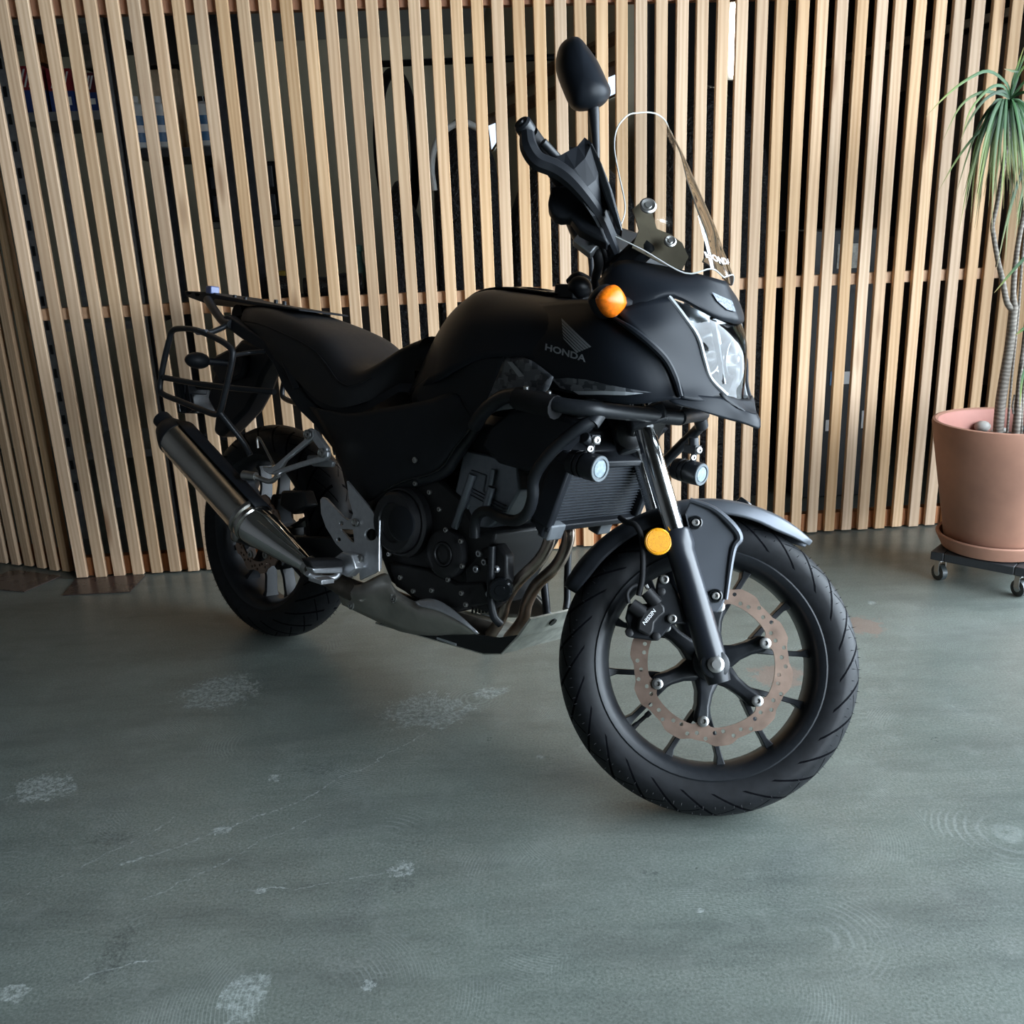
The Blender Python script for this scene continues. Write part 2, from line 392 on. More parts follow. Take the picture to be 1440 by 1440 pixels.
    c = mixc(t, mth(t, 'MULTIPLY', mth(t, 'MULTIPLY', pale, wear), .48), c, (.46, .50, .48)); c = mixc(t, mth(t, 'MULTIPLY', mth(t, 'MULTIPLY', dark, wear), .55), c, (.03, .035, .035))
    c = mixc(t, mth(t, 'MULTIPLY', rust, .5), c, (.20, .12, .095))
    t.links.new(c, b.inputs['Base Color'])
    t.links.new(mth(t, 'ADD', mth(t, 'MULTIPLY_ADD', mid, .25, .20), mth(t, 'MULTIPLY', pale, .2)), b.inputs['Roughness'])
    b.inputs['Specular IOR Level'].default_value = .5
    bump(t, b, mth(t, 'ADD', fin, mth(t, 'MULTIPLY', arcm, .4)), .12, .0015)
    return m
FLOORM = concrete()
struct('floor', (Mb().add(*box((.0, 2.0, -.05), (16, 14, .1)))), FLOORM)
PLAST = mat('warm_grey_plaster', (.075, .072, .07), .8, var=.06, scale=3)
CEILM = mat('ceiling_paint', (.10, .095, .09), .85, var=.06, scale=3)
CREAM = mat('cream_wall_paint', (.56, .50, .36), .8, var=.05, scale=2)
DOORH = 2.45
XD, YD = 2.05, -1.5
struct('ceiling', Mb().add(*box(((XL + XR) / 2, 1.45, ZC + .06), (XR - XL + .4, 11.5, .12))), CEILM)
struct('wall_left', Mb().add(*box((XL - .06, 1.4, ZC / 2), (.12, 11.2, ZC))), PLAST)
struct('wall_front', Mb().add(*box(((XL + XD) / 2, YF - .06, ZC / 2), (XD - XL + .3, .12, ZC))), PLAST)
struct('wall_right', Mb().add(*box((XD + .08, (YF + 2.85) / 2, (ZC + DOORH) / 2), (.16, 2.85 - YF, ZC - DOORH))).add(*box((XD + .08, (YF + YD) / 2, DOORH / 2), (.16, YD - YF, DOORH))).add(*box((XD + .08, 3.2, ZC / 2), (.16, .7, ZC)))
       .add(*box(((XD + XR) / 2, 3.5, ZC / 2), (XR - XD, .12, ZC))).add(*box((XR + .08, 5.2, ZC / 2), (.16, 3.4, ZC))), PLAST)
portal('garage_door_offscreen', (XD + .02, (YD + 2.85) / 2, DOORH / 2), (0, math.radians(90), 0), DOORH, 2.85 - YD)

# ------------------------------------------------------------------ slatted partitions
WOOD = wood_mat('pale_fir_wood', [(.52, .325, .19), (.64, .435, .275), (.72, .52, .35)])
WOODR = wood_mat('red_brown_rail_wood', [(.28, .115, .055), (.40, .18, .09), (.47, .23, .12)], knots=False)
WOODT = wood_mat('tan_rail_wood', [(.42, .235, .125), (.55, .33, .185), (.6, .38, .22)], knots=False)
SW, SD = .038, .019
def slat_mesh(name, m, h):
    bm = bmesh.new(); bmesh.ops.create_cube(bm, size=1)
    bmesh.ops.scale(bm, vec=(SW, SD, h), verts=bm.verts); bmesh.ops.translate(bm, vec=(SW / 2, SD / 2, h / 2), verts=bm.verts)
    bmesh.ops.bevel(bm, geom=[e for e in bm.edges if abs(e.verts[0].co.z - e.verts[1].co.z) > .1], offset=.0018, segments=1, affect='EDGES')
    me = bpy.data.meshes.new(name); bm.to_mesh(me); bm.free(); me.materials.append(m); return me
def panel(name, org, ang, ks, m, rails, h=2.3):
    root = empty(name, org, ang); me = slat_mesh('slat', m, h)
    for k in ks:
        o = bpy.data.objects.new('slat', me); col.objects.link(o); o.parent = root
        o.location = (k * FP + random.uniform(-.0012, .0012), random.uniform(-.001, .001), .004 + random.uniform(0, .004))
        o.rotation_euler = (0, random.uniform(-.0012, .0012), 0)
    for z, hh, rm, x0, x1 in rails:
        obj('rail', box(((x0 + x1) / 2, SD + .02, z + hh / 2), (x1 - x0, .038, hh)), rm, root, bevel=.002, flat=True)
    return root
o0 = V(0, FD, 0) + FT * FX0
k0, k1 = -1, 54
part_a = panel('slatted_partition', tuple(o0), FPSI, range(k0, k1), WOOD,
               [(.004, .068, WOODR, k0 * FP, k1 * FP), (.900, .038, WOODT, k0 * FP, k1 * FP), (1.80, .14, WOODR, k0 * FP, k1 * FP)])
tag(part_a, 'tall partition of pale vertical wood slats with rails, standing behind the motorcycle', 'partition')
ga, gb = ground(108, 811), ground(0, 795)
ang_b = math.atan2(gb[1] - ga[1], gb[0] - ga[0])
ob = V(ga[0], ga[1], 0) + V(-.012, .02, 0)
pb = panel('slatted_partition', tuple(ob), ang_b + math.pi, [-k for k in range(1, 9)], WOOD,
           [(.004, .068, WOODR, -9 * FP, 0), (.93, .038, WOODT, -9 * FP, 0), (1.80, .14, WOODR, -9 * FP, 0)])
tag(pb, 'short shadowed slat partition angling back from the corner beside two floor mats', 'partition')
MAT_M = mat('dark_brown_sheet', (.06, .042, .036), .28, var=.25, scale=14, spec=.5)
for pxs, lb in (([(-30, 822), (18, 802), (86, 811), (34, 833), (-14, 829)], 'dark brown floor sheet lying at the foot of the angled return partition'),
                ([(108, 814), (205, 809.5), (183, 833), (88, 838)], 'dark brown floor sheet lying against the end slats of the long partition')):
    o = obj('floor_mat', prism([ground(*p) + V(0, 0, .0005) for p in pxs], (0, 0, .003)), MAT_M, flat=True)
    tag(o, lb, 'mat')
# ------------------------------------------------------------------ motorcycle
MOTO = bpy.data.objects.new('motorcycle', None); col.objects.link(MOTO)
mm = np.eye(4); mm[:3, :3] = BM; mm[:3, 3] = BO; MOTO.matrix_world = Matrix(mm.tolist())
tag(MOTO, 'black adventure motorcycle leaning on its side stand with clear windscreen and luggage frames', 'motorcycle')
def part(name, mb, m, parent=None, **kw): return obj(name, mb, m, parent or MOTO, **kw)
def both(name, vf, m, parent=None, **kw):
    part(name, vf, m, parent, **kw); part(name, mir(vf), m, parent, **kw)
def lathe_closed(prof, o, seg=72):      # prof: (y, r) closed loop about the wheel axle
    v, f = [], []; m = len(prof)
    for k in range(seg):
        g = 2 * math.pi * k / seg
        for y, r in prof: v.append(V(o[0] + r * math.cos(g), o[1] + y, o[2] + r * math.sin(g)))
    for k in range(seg):
        for i in range(m):
            j = (i + 1) % m; k2 = (k + 1) % seg; f.append((k * m + i, k * m + j, k2 * m + j, k2 * m + i))
    return v, f
def tyre_mat():
    m, t, b = nt('tyre_rubber'); uv = coord(t, 'UV'); s = t.nodes.new('ShaderNodeSeparateXYZ'); t.links.new(uv, s.inputs[0])
    u, v = s.outputs[0], s.outputs[1]; a = mth(t, 'ABSOLUTE', mth(t, 'MULTIPLY_ADD', v, 2.0, -1.0))
    def line(expr, w): return mth(t, 'LESS_THAN', mth(t, 'ABSOLUTE', mth(t, 'SUBTRACT', mth(t, 'FRACT', expr), .5)), w)
    def band(lo, hi): return mth(t, 'MULTIPLY', mth(t, 'GREATER_THAN', a, lo), mth(t, 'LESS_THAN', a, hi))
    g1 = mth(t, 'MULTIPLY', line(mth(t, 'ADD', u, mth(t, 'MULTIPLY', mth(t, 'POWER', a, 2.0), 3.2)), .06), band(.10, .62))
    g2 = mth(t, 'MULTIPLY', line(mth(t, 'SUBTRACT', mth(t, 'MULTIPLY', u, 1.0), mth(t, 'MULTIPLY', a, 4.0)), .045), band(.08, .36))
    ring = mth(t, 'MULTIPLY', mth(t, 'GREATER_THAN', a, .80), mth(t, 'LESS_THAN', mth(t, 'ABSOLUTE', mth(t, 'SINE', mth(t, 'MULTIPLY', a, 160))), .25))
    h = mth(t, 'MAXIMUM', g1, g2)
    co = coord(t); f = noise(t, co, 45, 4)
    c = ramp(t, f, [(.3, (.006, .0065, .0075)), (.7, (.011, .012, .014))]); c = mixc(t, mth(t, 'MULTIPLY', h, .85), c, (.003, .003, .004))
    t.links.new(c, b.inputs['Base Color']); b.inputs['Roughness'].default_value = .5; t.links.new(mth(t, 'MULTIPLY_ADD', h, -.20, .21, clamp=True), b.inputs['Specular IOR Level'])
    inv = mth(t, 'SUBTRACT', 1.0, mth(t, 'ADD', h, mth(t, 'MULTIPLY', ring, .25))); bump(t, b, inv, .9, .004)
    return m
TYRE = tyre_mat()
def make_tyre(parent, c, R, w, reps, xf):
    hw = w / 2; prof = [(-.030 * hw / .06, .206), (-hw * .74, .218), (-hw * .84, .232)]
    ps = np.linspace(-.985, .985, 23)
    prof += [(p * hw, R - (1 - math.sqrt(1 - p * p)) * w * .42) for p in ps]
    prof += [(hw * .84, .232), (hw * .74, .218), (.030 * hw / .06, .206)]
    # arc length parameter
    d = np.cumsum([0] + [math.dist(prof[i], prof[i + 1]) for i in range(len(prof) - 1)]); d = d / d[-1]
    seg = 144; m = len(prof); v, f, uvs = [], [], []
    for k in range(seg):
        g = 2 * math.pi * k / seg
        for y, r in prof: v.append(xf(V(c[0] + r * math.cos(g), c[1] + y, c[2] + r * math.sin(g))))
    for k in range(seg):
        for i in range(m - 1):
            k2 = (k + 1) % seg; f.append((k * m + i, k * m + i + 1, k2 * m + i + 1, k2 * m + i))
            uvs += [(k / seg * reps, d[i]), (k / seg * reps, d[i + 1]), ((k + 1) / seg * reps, d[i + 1]), ((k + 1) / seg * reps, d[i])]
    me = bpy.data.meshes.new('tyre'); me.from_pydata([tuple(map(float, p)) for p in v], [], f)
    ul = me.uv_layers.new(name='UVMap')
    for li, q in enumerate(uvs): ul.data[li].uv = q
    me.shade_smooth(); me.materials.append(TYRE)
    o = bpy.data.objects.new('tyre', me); col.objects.link(o); o.parent = parent
    wh = Mb()                              # moulding whiskers on the tread
    rnd = random.Random(3)
    for k in range(90):
        for p in (-.86, -.55, .55, .86):
            g = 2 * math.pi * (k + rnd.random() * .5) / 90; r = R - (1 - math.sqrt(1 - p * p)) * w * .42
            n = V(math.cos(g), p * .7, math.sin(g)); base = V(c[0] + r * math.cos(g), c[1] + p * hw, c[2] + r * math.sin(g)); tp = base + n / np.linalg.norm(n) * rnd.uniform(.004, .009)
            tg = V(-math.sin(g), 0, math.cos(g)) * .0009; s2 = V(0, .0009, 0)
            wh.add([base + tg, base - tg * .5 + s2, base - tg * .5 - s2, tp], [(0, 1, 3), (1, 2, 3), (2, 0, 3)])
    q = obj('tread_whiskers', wh.map(xf), RUB, o, flat=True); q['kind'] = 'stuff'
    return o
def make_wheel(name, c, R, w, rimw, xf, rot, disc_r, disc_y, reps):
    hw = rimw
    prof = [(-hw, .231), (-hw - .003, .226), (-hw, .216), (-hw * .8, .207), (-hw * .45, .1985), (hw * .45, .1985), (hw * .8, .207), (hw, .216), (hw + .003, .226), (hw, .231), (hw - .008, .231), (hw * .75, .219), (hw * .4, .211), (-hw * .4, .211), (-hw * .75, .219), (-hw + .008, .231)]
    wheel = part(name, lathe_closed(prof, c), POWDER, xf=xf)
    for k in range(6):
        a0 = rot + k * math.pi / 3
        ca, sa = math.cos(a0), math.sin(a0)
        def P(r, t, y): return V(c[0] + r * ca - t * sa, c[1] + y, c[2] + r * sa + t * ca)
        sec = [(.028, .027, -.040, .034), (.060, .0155, -.044, .020), (.085, .0135, -.046, .012), (.108, .017, -.050, .008), (.120, .012, -.050, .004)]
        v, f = [], []
        for r, t, y0, y1 in sec: v += [P(r, -t, y0 + .006), P(r, -t * .6, y0), P(r, t * .6, y0), P(r, t, y0 + .006), P(r, t, y1), P(r, -t, y1)]
        for i in range(len(sec) - 1):
            for j in range(6): f.append((i * 6 + j, i * 6 + (j + 1) % 6, (i + 1) * 6 + (j + 1) % 6, (i + 1) * 6 + j))
        f += [(5, 4, 3, 2, 1, 0), tuple(range((len(sec) - 1) * 6, len(sec) * 6))]
        obj('spoke_arm', (v, f), POWDER, wheel, xf=xf, bevel=.002)
        for s in (-1, 1):
            b0 = a0 + s * .20; b1 = a0 + s * math.pi / 12
            def Q(r, ang, t, y): return V(c[0] + r * math.cos(ang) - t * math.sin(ang), c[1] + y, c[2] + r * math.sin(ang) + t * math.cos(ang))
            sec2 = [(.098, a0 + s * .10, .007, -.030, .012), (.140, a0 + s * .215, .0052, -.020, .018), (.185, b1, .0055, -.020, .020), (.2005, b1, .009, -.024, .024)]
            v, f = [], []
            for r, an, t, y0, y1 in sec2: v += [Q(r, an, -t, y0), Q(r, an, t, y0), Q(r, an, t, y1), Q(r, an, -t, y1)]
            for i in range(len(sec2) - 1):
                for j in range(4): f.append((i * 4 + j, i * 4 + (j + 1) % 4, (i + 1) * 4 + (j + 1) % 4, (i + 1) * 4 + j))
            f += [(3, 2, 1, 0), tuple(range(12, 16))]
            obj('spoke', (v, f), POWDER, wheel, xf=xf, bevel=.0015)
    obj('hub', lathe([(-.06, .026), (-.055, .034), (-.03, .036), (.03, .036), (.05, .034), (.055, .026)], c, (0, 1, 0), 32), POWDER, wheel, xf=xf)
    make_tyre(wheel, c, R, w, reps, xf)
    # wave disc with drilled holes
    outer = []; n = 144
    for k in range(n):
        g = 2 * math.pi * k / n; wv = math.cos(g * 10); outer.append(V(c[0] + (disc_r - .005 + .005 * max(-.8, min(.8, wv * 1.6))) * math.cos(g), disc_y, c[2] + (disc_r - .005 + .005 * max(-.8, min(.8, wv * 1.6))) * math.sin(g)))
    ri = disc_r - .036; inner = []
    for k in range(n):
        g = 2 * math.pi * k / n; dd = (g - rot + math.pi / 6) % (math.pi / 3) - math.pi / 6
        r = ri - .016 * math.exp(-(dd / .09) ** 2); inner.append(V(c[0] + r * math.cos(g), disc_y, c[2] + r * math.sin(g)))
    loops = [outer, inner]
    for k in range(50):
        g = 2 * math.pi * (k + .3) / 50; r = ri + (.008, .020, .0135, .0215, .010)[k % 5]
        loops.append([V(c[0] + r * math.cos(g) + (.0042) * math.cos(q), disc_y, c[2] + r * math.sin(g) + (.0042) * math.sin(q)) for q in np.linspace(0, 2 * math.pi, 9)[:-1]])
    d = obj('brake_disc', holed(loops, (0, .005, 0)), DISC, wheel, xf=xf, flat=True, label='bronze toned wavy brake disc with drilled holes')
    for k in range(6):
        g = rot + k * math.pi / 3; r = ri - .011
        obj('disc_bolt', lathe([(0, .011), (.004, .011), (.005, .009), (.005, .005), (.001, .0045), (.001, .0001)], (c[0] + r * math.cos(g), disc_y, c[2] + r * math.sin(g)), (0, -1, 0), 14), STEEL, d.parent, xf=xf)
    return wheel
FC, RC = V(1.42, 0, .300), V(0, 0, .312)
fw = make_wheel('front_wheel', FC, .300, .120, .048, steer, math.radians(-28), .160, -.062, 26)
rw = make_wheel('rear_wheel', RC, .312, .160, .062, lambda p: p, math.radians(10), .120, -.072, 26)
vs = FC + V(.199 * math.cos(math.radians(232)), -.005, .199 * math.sin(math.radians(232)))
vd = (FC - vs) / np.linalg.norm(FC - vs)
obj('valve_stem', lathe([(0, .006), (.012, .005), (.014, .004), (.034, .004), (.036, .0055), (.046, .0055), (.047, .003)], vs, vd, 10), RUB, fw, xf=steer)
# --- fork
fd = V(-math.sin(RAKE), 0, math.cos(RAKE))
def fk(h, y, off=0.0): return FC + fd * h + V(off * math.cos(RAKE), y, off * math.sin(RAKE))
for s in (-1, 1):
    y = s * .100
    part('fork_tube', tube([fk(.24, y), fk(.70, y)], .0205, 20), CHROME, xf=steer, label='polished fork tube')
    sl = part('fork_slider', lathe([(-.008, .024), (.02, .0275), (.10, .027), (.20, .027), (.225, .0275), (.235, .031), (.262, .031), (.268, .028), (.27, .021)], fk(0, y), fd, 24), FORKP, xf=steer)
    obj('axle_clamp', Mb().add(*lathe([(-.022, .024), (-.02, .027), (.02, .027), (.022, .024)], FC + V(0, y, 0), (0, 1, 0), 20)).add(*lathe([(-.036, .022), (-.01, .026), (.02, .027)], fk(0, y), fd, 18)), POWDER, sl, xf=steer)
    obj('axle_nut', lathe([(0, .016), (.006, .016), (.008, .012), (.008, .0085), (.011, .0085), (.011, .001)], FC + V(0, y + s * .020, 0), (0, s, 0), 18), STEEL if s < 0 else POWDER, sl, xf=steer)
    if s < 0:
        rp = K(926, 761, -.132)
        obj('reflector_bracket', box(rp + V(.012, .018, 0), (.04, .006, .03)), POWDER, sl, xf=steer)
        obj('amber_reflector', lathe([(0, .0262), (.006, .0262), (.008, .0235), (.0075, .022), (.0085, .021), (.0085, .0001)], rp + V(0, .012, 0), (0, -1, 0), 32), AMBERR, sl, xf=steer, label='round amber reflector')
part('triple_clamp', Mb().add(*box(fk(.50, 0, .01), (.075, .26, .04), roty(-RAKE))).add(*box(fk(.66, 0, .01), (.07, .25, .025), roty(-RAKE))).add(*tube([fk(.46, 0, -.03), fk(.70, 0, -.03)], .026, 16)), POWDER, xf=steer, bevel=.006)
# --- front mudguard
def fend(t0, t1, n, wfun, rad=.326):
    rows = []
    for th in np.linspace(math.radians(t0), math.radians(t1), n):
        hw = wfun(math.degrees(th)); row = []
        for a, dr in ((-1.0, -.030), (-.97, -.012), (-.85, -.002), (-.5, .004), (0, .007)):
            r = rad + dr * min(1, hw / .05); row.append(FC + V(r * math.cos(th), a * hw, r * math.sin(th)))
        rows.append(row)
    return patch(rows, 3, 2, True)
wf = lambda d: float(np.interp(d, [60, 66, 76, 90, 118, 150, 163], [.018, .034, .056, .072, .078, .066, .040]))
FEND = fend(60, 116, 9, wf)
fe = part('front_fender', FEND, FENDG, xf=steer, solid=.004, label='graphite front mudguard')
obj('rear_section', fend(114, 163, 8, lambda d: wf(d) * .97, .322), BLK, fe, xf=steer, solid=.004)
brk_px = [(963, 722), (971, 703), (985, 706), (1013, 722), (1030, 741), (1040, 757), (1032, 772), (1022, 838), (1016, 853), (1009, 862), (1000, 861), (993, 842), (978, 785)]
for s in (0, 1):
    vf = plate(brk_px, -.094, .007, K); vf = mir(vf) if s else vf
    b_ = obj('fender_bracket', vf, FENDG, fe, xf=steer, bevel=.003)
rdg = [K(*p) for p in [(970, 703, -.097), (1004, 716, -.099), (1030, 739, -.098), (1040, 757, -.096), (1031, 775, -.096), (1021, 843, -.095)]]
obj('edge_ridge', tube(rdg, [.005, .006, .008, .0075, .006, .004], 8), FENDG, fe, xf=steer)
for p in ((978, 735), (1006, 838)):
    obj('bracket_bolt', Mb().add(*lathe([(0, .0135), (.004, .0135), (.005, .0115), (.003, .010), (.003, .0001)], K(*p, -.095), (0, -1, 0), 20)), GLOSS, fe, xf=steer)
    obj('bracket_bolt', bolt(K(*p, -.097), (0, -1, 0), .0075, .006), STEEL, fe, xf=steer)
gp = K(1048, 712, 0)
obj('mount_clip', Mb().add(*box(gp + V(0, 0, -.006), (.048, .035, .016), roty(.45))).add(*box(gp + V(-.004, 0, .004), (.030, .026, .016), roty(.45))), GLOSS, fe, xf=steer, bevel=.004)
# --- front brake caliper
cal_br = [(927, 809), (938, 811), (951, 830), (962, 856), (966, 877), (946, 878), (935, 891), (926, 901), (918, 901), (884, 896), (879, 888), (884, 880), (880, 869), (885, 848), (896, 850), (915, 848), (922, 838), (924, 822)]
cp = part('brake_caliper', plate(cal_br, -.098, .030, K), POWDER, xf=steer, bevel=.003)
obj('caliper_body', plate([(896, 886), (898, 872), (906, 858), (919, 850), (928, 846), (935, 853), (936, 862), (928, 868), (921, 876), (919, 889), (913, 895)], -.118, .026, K), ENGB, cp, xf=steer, bevel=.004)
for a, b2 in (((909, 832), (924, 850)), ((888, 850), (906, 863))):
    obj('piston_housing', tube([K(*a, -.105), K(*b2, -.105)], [.013, .0145], 14), ENGB, cp, xf=steer)
obj('bleed_nipple', tube([K(911, 828, -.105), K(908, 822, -.108)], .004, 8), STEEL, cp, xf=steer)
for p, r in (((934, 815), .009), ((945, 870), .009)):
    obj('caliper_bolt', lathe([(0, r), (.006, r), (.007, r * .85), (.007, r * .6), (.002, r * .55), (.002, .0001)], K(*p, -.100), (0, -1, 0), 16), STEEL, cp, xf=steer)
for p in ((930, 832), (885, 890), (923, 895)):
    obj('caliper_pin', lathe([(0, .008), (.004, .008), (.005, .006)], K(*p, -.100), (0, -1, 0), 12), ENGB, cp, xf=steer)
tv, tf = text_mesh('NISSIN', bold=.01)
obj('lettering', ([K(907 + 15.5 * x - 3.6 * y * 1.0, 879.5 - 19.5 * x - 4.5 * y, -.1187) for x, y in tv], tf), WHITEP, cp, xf=steer, flat=True)
part('brake_hose', tube([K(898, 838, -.108), K(903, 815, -.11), K(904, 785, -.112), K(902, 755, -.11), K(893, 738, -.10), K(880, 734, -.08), K(872, 728, -.05)], .0058, 10), RUB, xf=steer)
part('brake_hose', tube([K(884, 848, -.112), K(882, 835, -.115), K(888, 826, -.112), K(896, 822, -.11)], .004, 8), RUB, xf=steer)
# --- handlebar group
hb = [(1.075, -.04, 1.035), (1.062, -.12, 1.050), (1.035, -.21, 1.075), (.975, -.30, 1.108), (.898, -.405, 1.146)]
hbm = [V(*p) for p in hb]
part('handlebar', tube([V(p[0], -p[1], p[2]) for p in hb[::-1]] + hbm, .011, 12), POWDER, xf=steer)
def bar_at(t): return np.array([np.interp(t, [0, 1, 2, 3, 4], [q[i] for q in hbm]) for i in range(3)])
for s in (0, 1):
    g = tube([bar_at(2.75), bar_at(3.35), bar_at(3.95)], .0165, 14)
    part('hand_grip', mir(g) if s else g, RUB, xf=steer)
    g = Mb().add(*tube([bar_at(2.25), bar_at(2.7)], .021, 14)).add(*box(bar_at(2.4) + V(.004, 0, .006), (.05, .05, .05))); g = (g.v, g.f)
    part('switch_housing', mir(g) if s else g, BLK, xf=steer, bevel=.006)
    g = tube([bar_at(2.2) + V(.045, .0, -.012), bar_at(2.7) + V(.065, 0, -.018), bar_at(3.4) + V(.055, 0, -.02), bar_at(4) + V(.03, 0, -.015)], [.009, .007, .006, .008], 10)
    part('lever', mir(g) if s else g, POWDER, xf=steer)
    g = lathe([(0, .0165), (.018, .0165), (.022, .013), (.022, .006), (.025, .005), (.025, .0001)], bar_at(4), bar_at(4) - bar_at(3.5), 16)
    part('bar_end_weight', mir(g) if s else g, POWDER, xf=steer)
    # guard: spine bar, faceted shell, top deflector
    sp = [K(741, 188, -.415), K(744, 208, -.417), K(756, 226, -.412), K(779, 236, -.405), K(800, 250, -.398), K(822, 274, -.382), K(842, 303, -.345), K(858, 338, -.285), K(864, 352, -.25)]
    g = tube(sp, [.013, .016, .0165, .0165, .016, .0135, .012, .011, .010], 8); g = mir(g) if s else g
    hg = part('hand_guard', g, BLK, xf=steer)
    sh = patch([[K(*p) for p in r] for r in (
        [(822, 195, -.35), (832, 203, -.365), (845, 232, -.36), (859, 268, -.335), (873, 318, -.275)],
        [(812, 207, -.37), (822, 224, -.385), (836, 254, -.378), (851, 287, -.348), (867, 328, -.285)],
        [(795, 216, -.385), (808, 238, -.398), (824, 264, -.39), (843, 300, -.355), (861, 338, -.288)],
        [(779, 225, -.395), (792, 246, -.402), (810, 270, -.394), (832, 304, -.36), (854, 344, -.292)])], 1, 1)
    obj('shell', mir(sh) if s else sh, BLK, hg, xf=steer, solid=.005, flat=True)
    df = plate([(826, 199), (833, 203), (843, 222), (857, 262), (871, 308), (876, 325), (868, 320), (856, 292), (846, 264), (836, 235)], -.372, .03, K)
    obj('top_deflector', mir(df) if s else df, FENDG if False else GLOSS, hg, xf=steer, bevel=.003)
    pb2 = plate([(775, 262), (800, 258), (822, 280), (845, 312), (856, 342), (838, 334), (815, 322), (801, 304), (788, 305), (776, 299), (770, 287)], -.335, .04, K)
    obj('lever_perch', mir(pb2) if s else pb2, BLK, hg, xf=steer, bevel=.006)
# mirrors
mo = [(805, 51), (815, 53), (825, 64), (840, 85), (852, 110), (859, 127), (855, 140), (843, 151), (826, 156), (810, 156), (800, 147), (791, 127), (784, 108), (781, 90), (786, 67), (795, 56)]
def mirror_shell(sx):
    cx_, cy_ = 821, 106; v, f = [], []; n = len(mo)
    smo = [p[:2] for p in cat([V(*p, 0) for p in mo + [mo[0]]], 3)][:-1]; n = len(smo)
    rings = [(.95, -.262), (1.0, -.272), (.985, -.284), (.92, -.298), (.80, -.312), (.60, -.324), (.32, -.331), (.05, -.333)]
    for k, y in rings: v += [K(cx_ + (p[0] - cx_) * k, cy_ + (p[1] - cy_) * k, y) for p in smo]
    for i in range(len(rings) - 1):
        for j in range(n): f.append((i * n + j, i * n + (j + 1) % n, (i + 1) * n + (j + 1) % n, (i + 1) * n + j))
    f += [tuple(range(n))[::-1], tuple(range((len(rings) - 1) * n, len(rings) * n))]
    return v, f, smo
mv, mf, smo = mirror_shell(1)
for s in (0, 1):
    ms = tube([K(833, 345, -.215), K(838, 300, -.235), K(839, 230, -.262), K(837, 185, -.276), K(835, 158, -.282), K(833, 146, -.284)], [.0075, .007, .0065, .0085, .011, .012], 12)
    st = part('mirror', mir(ms) if s else ms, POWDER, xf=steer)
    a = (mv, mf); obj('mirror_housing', mir(a) if s else a, PAINT, st, xf=steer, angle=60)
    gl = prism([K(821 + (p[0] - 821) * .93, 106 + (p[1] - 106) * .93, -.262) for p in smo], (0, .002, 0))
    obj('mirror_glass', mir(gl) if s else gl, CHROME, st, xf=steer)
part('lever_clamp', Mb().add(*box(K(824, 344, -.20), (.045, .03, .028), roty(.5))).add(*tube([K(815, 346, -.20), K(833, 338, -.20)], .009, 10)), ALU, xf=steer, bevel=.004)
part('switch_cable', Mb().add(*tube([K(838, 350, -.19), K(842, 372, -.17), K(838, 392, -.13), K(842, 415, -.09)], .0095, 10)).add(*tube([K(846, 345, -.2), K(852, 362, -.17), K(850, 380, -.14), K(846, 400, -.11)], .004, 8)), RUB, xf=steer)
part('ignition_cluster', Mb().add(*ellipsoid(B(815, 404, -.03), (.024, .03, .024))).add(*box(B(806, 412, -.02), (.05, .07, .03))).add(*tube([B(800, 398, -.05), B(812, 388, -.03), B(828, 395, -.0)], .010, 10)), POWDER, bevel=.004)

# --- tank, shroud and fairing panels
T = [[(.615, 0, .885), (.625, -.05, .872), (.640, -.09, .825), (.635, -.118, .765)],
     [(.668, 0, .954), (.680, -.06, .940), (.700, -.108, .890), (.705, -.140, .790)],
     [(.735, 0, .999), (.745, -.08, .982), (.765, -.140, .925), (.775, -.165, .805)],
     [(.810, 0, 1.024), (.815, -.10, 1.004), (.835, -.162, .940), (.845, -.178, .835)],
     [(.90, 0, 1.021), (.905, -.105, 1.000), (.915, -.172, .945), (.92, -.188, .862)],
     [(1.0, 0, 1.012), (1.0, -.11, .993), (1.01, -.180, .945), (1.01, -.198, .872)],
     [(1.10, 0, 1.005), (1.10, -.11, .986), (1.11, -.185, .940), (1.11, -.205, .872)]]
TANK = patch([[V(*p) for p in r[::-1]] for r in T], 6, 6, True)
tank = part('fuel_tank', TANK, PAINT, solid=.004)
obj('filler_cap', lathe([(0, .045), (.006, .045), (.010, .040), (.010, .0001)], (.90, 0, 1.018), (0.02, 0, 1), 28), GLOSS, tank)
obj('tank_ridge', patch([[V(.70, -.035, .979), V(.70, 0, .983)], [V(.76, -.05, 1.011), V(.76, 0, 1.016)], [V(.85, -.06, 1.023), V(.85, 0, 1.031)], [V(1.0, -.06, 1.012), V(1.0, 0, 1.019)]], 4, 5, True), GLOSS, tank, solid=.004)
def pxpatch(rows, nu=5, nv=5): return patch([[B(*p) for p in r] for r in rows], nu, nv)
SHR = pxpatch([[(735, 432, -.125), (788, 424, -.14), (832, 424, -.165), (858, 441, -.205)],
               [(722, 462, -.168), (783, 458, -.190), (846, 458, -.207), (912, 484, -.182)],
               [(716, 490, -.186), (780, 496, -.208), (860, 500, -.214), (939, 510, -.152)],
               [(722, 515, -.190), (790, 525, -.210), (875, 533, -.205), (952, 538, -.136)],
               [(735, 540, -.180), (800, 552, -.200), (882, 568, -.192), (957, 560, -.140)]], 6, 5)
shr = [part('side_shroud', SHR, PAINT, solid=.004), part('side_shroud', mir(SHR), PAINT, solid=.004)]
edge = tube([B(862, 446, -.209), B(890, 464, -.206), B(916, 485, -.185), B(936, 506, -.160), B(949, 532, -.143), B(957, 558, -.143)], [.003, .006, .007, .007, .007, .005], 8)
for s in (0, 1): obj('shroud_edge', mir(edge) if s else edge, PAINT, shr[s])
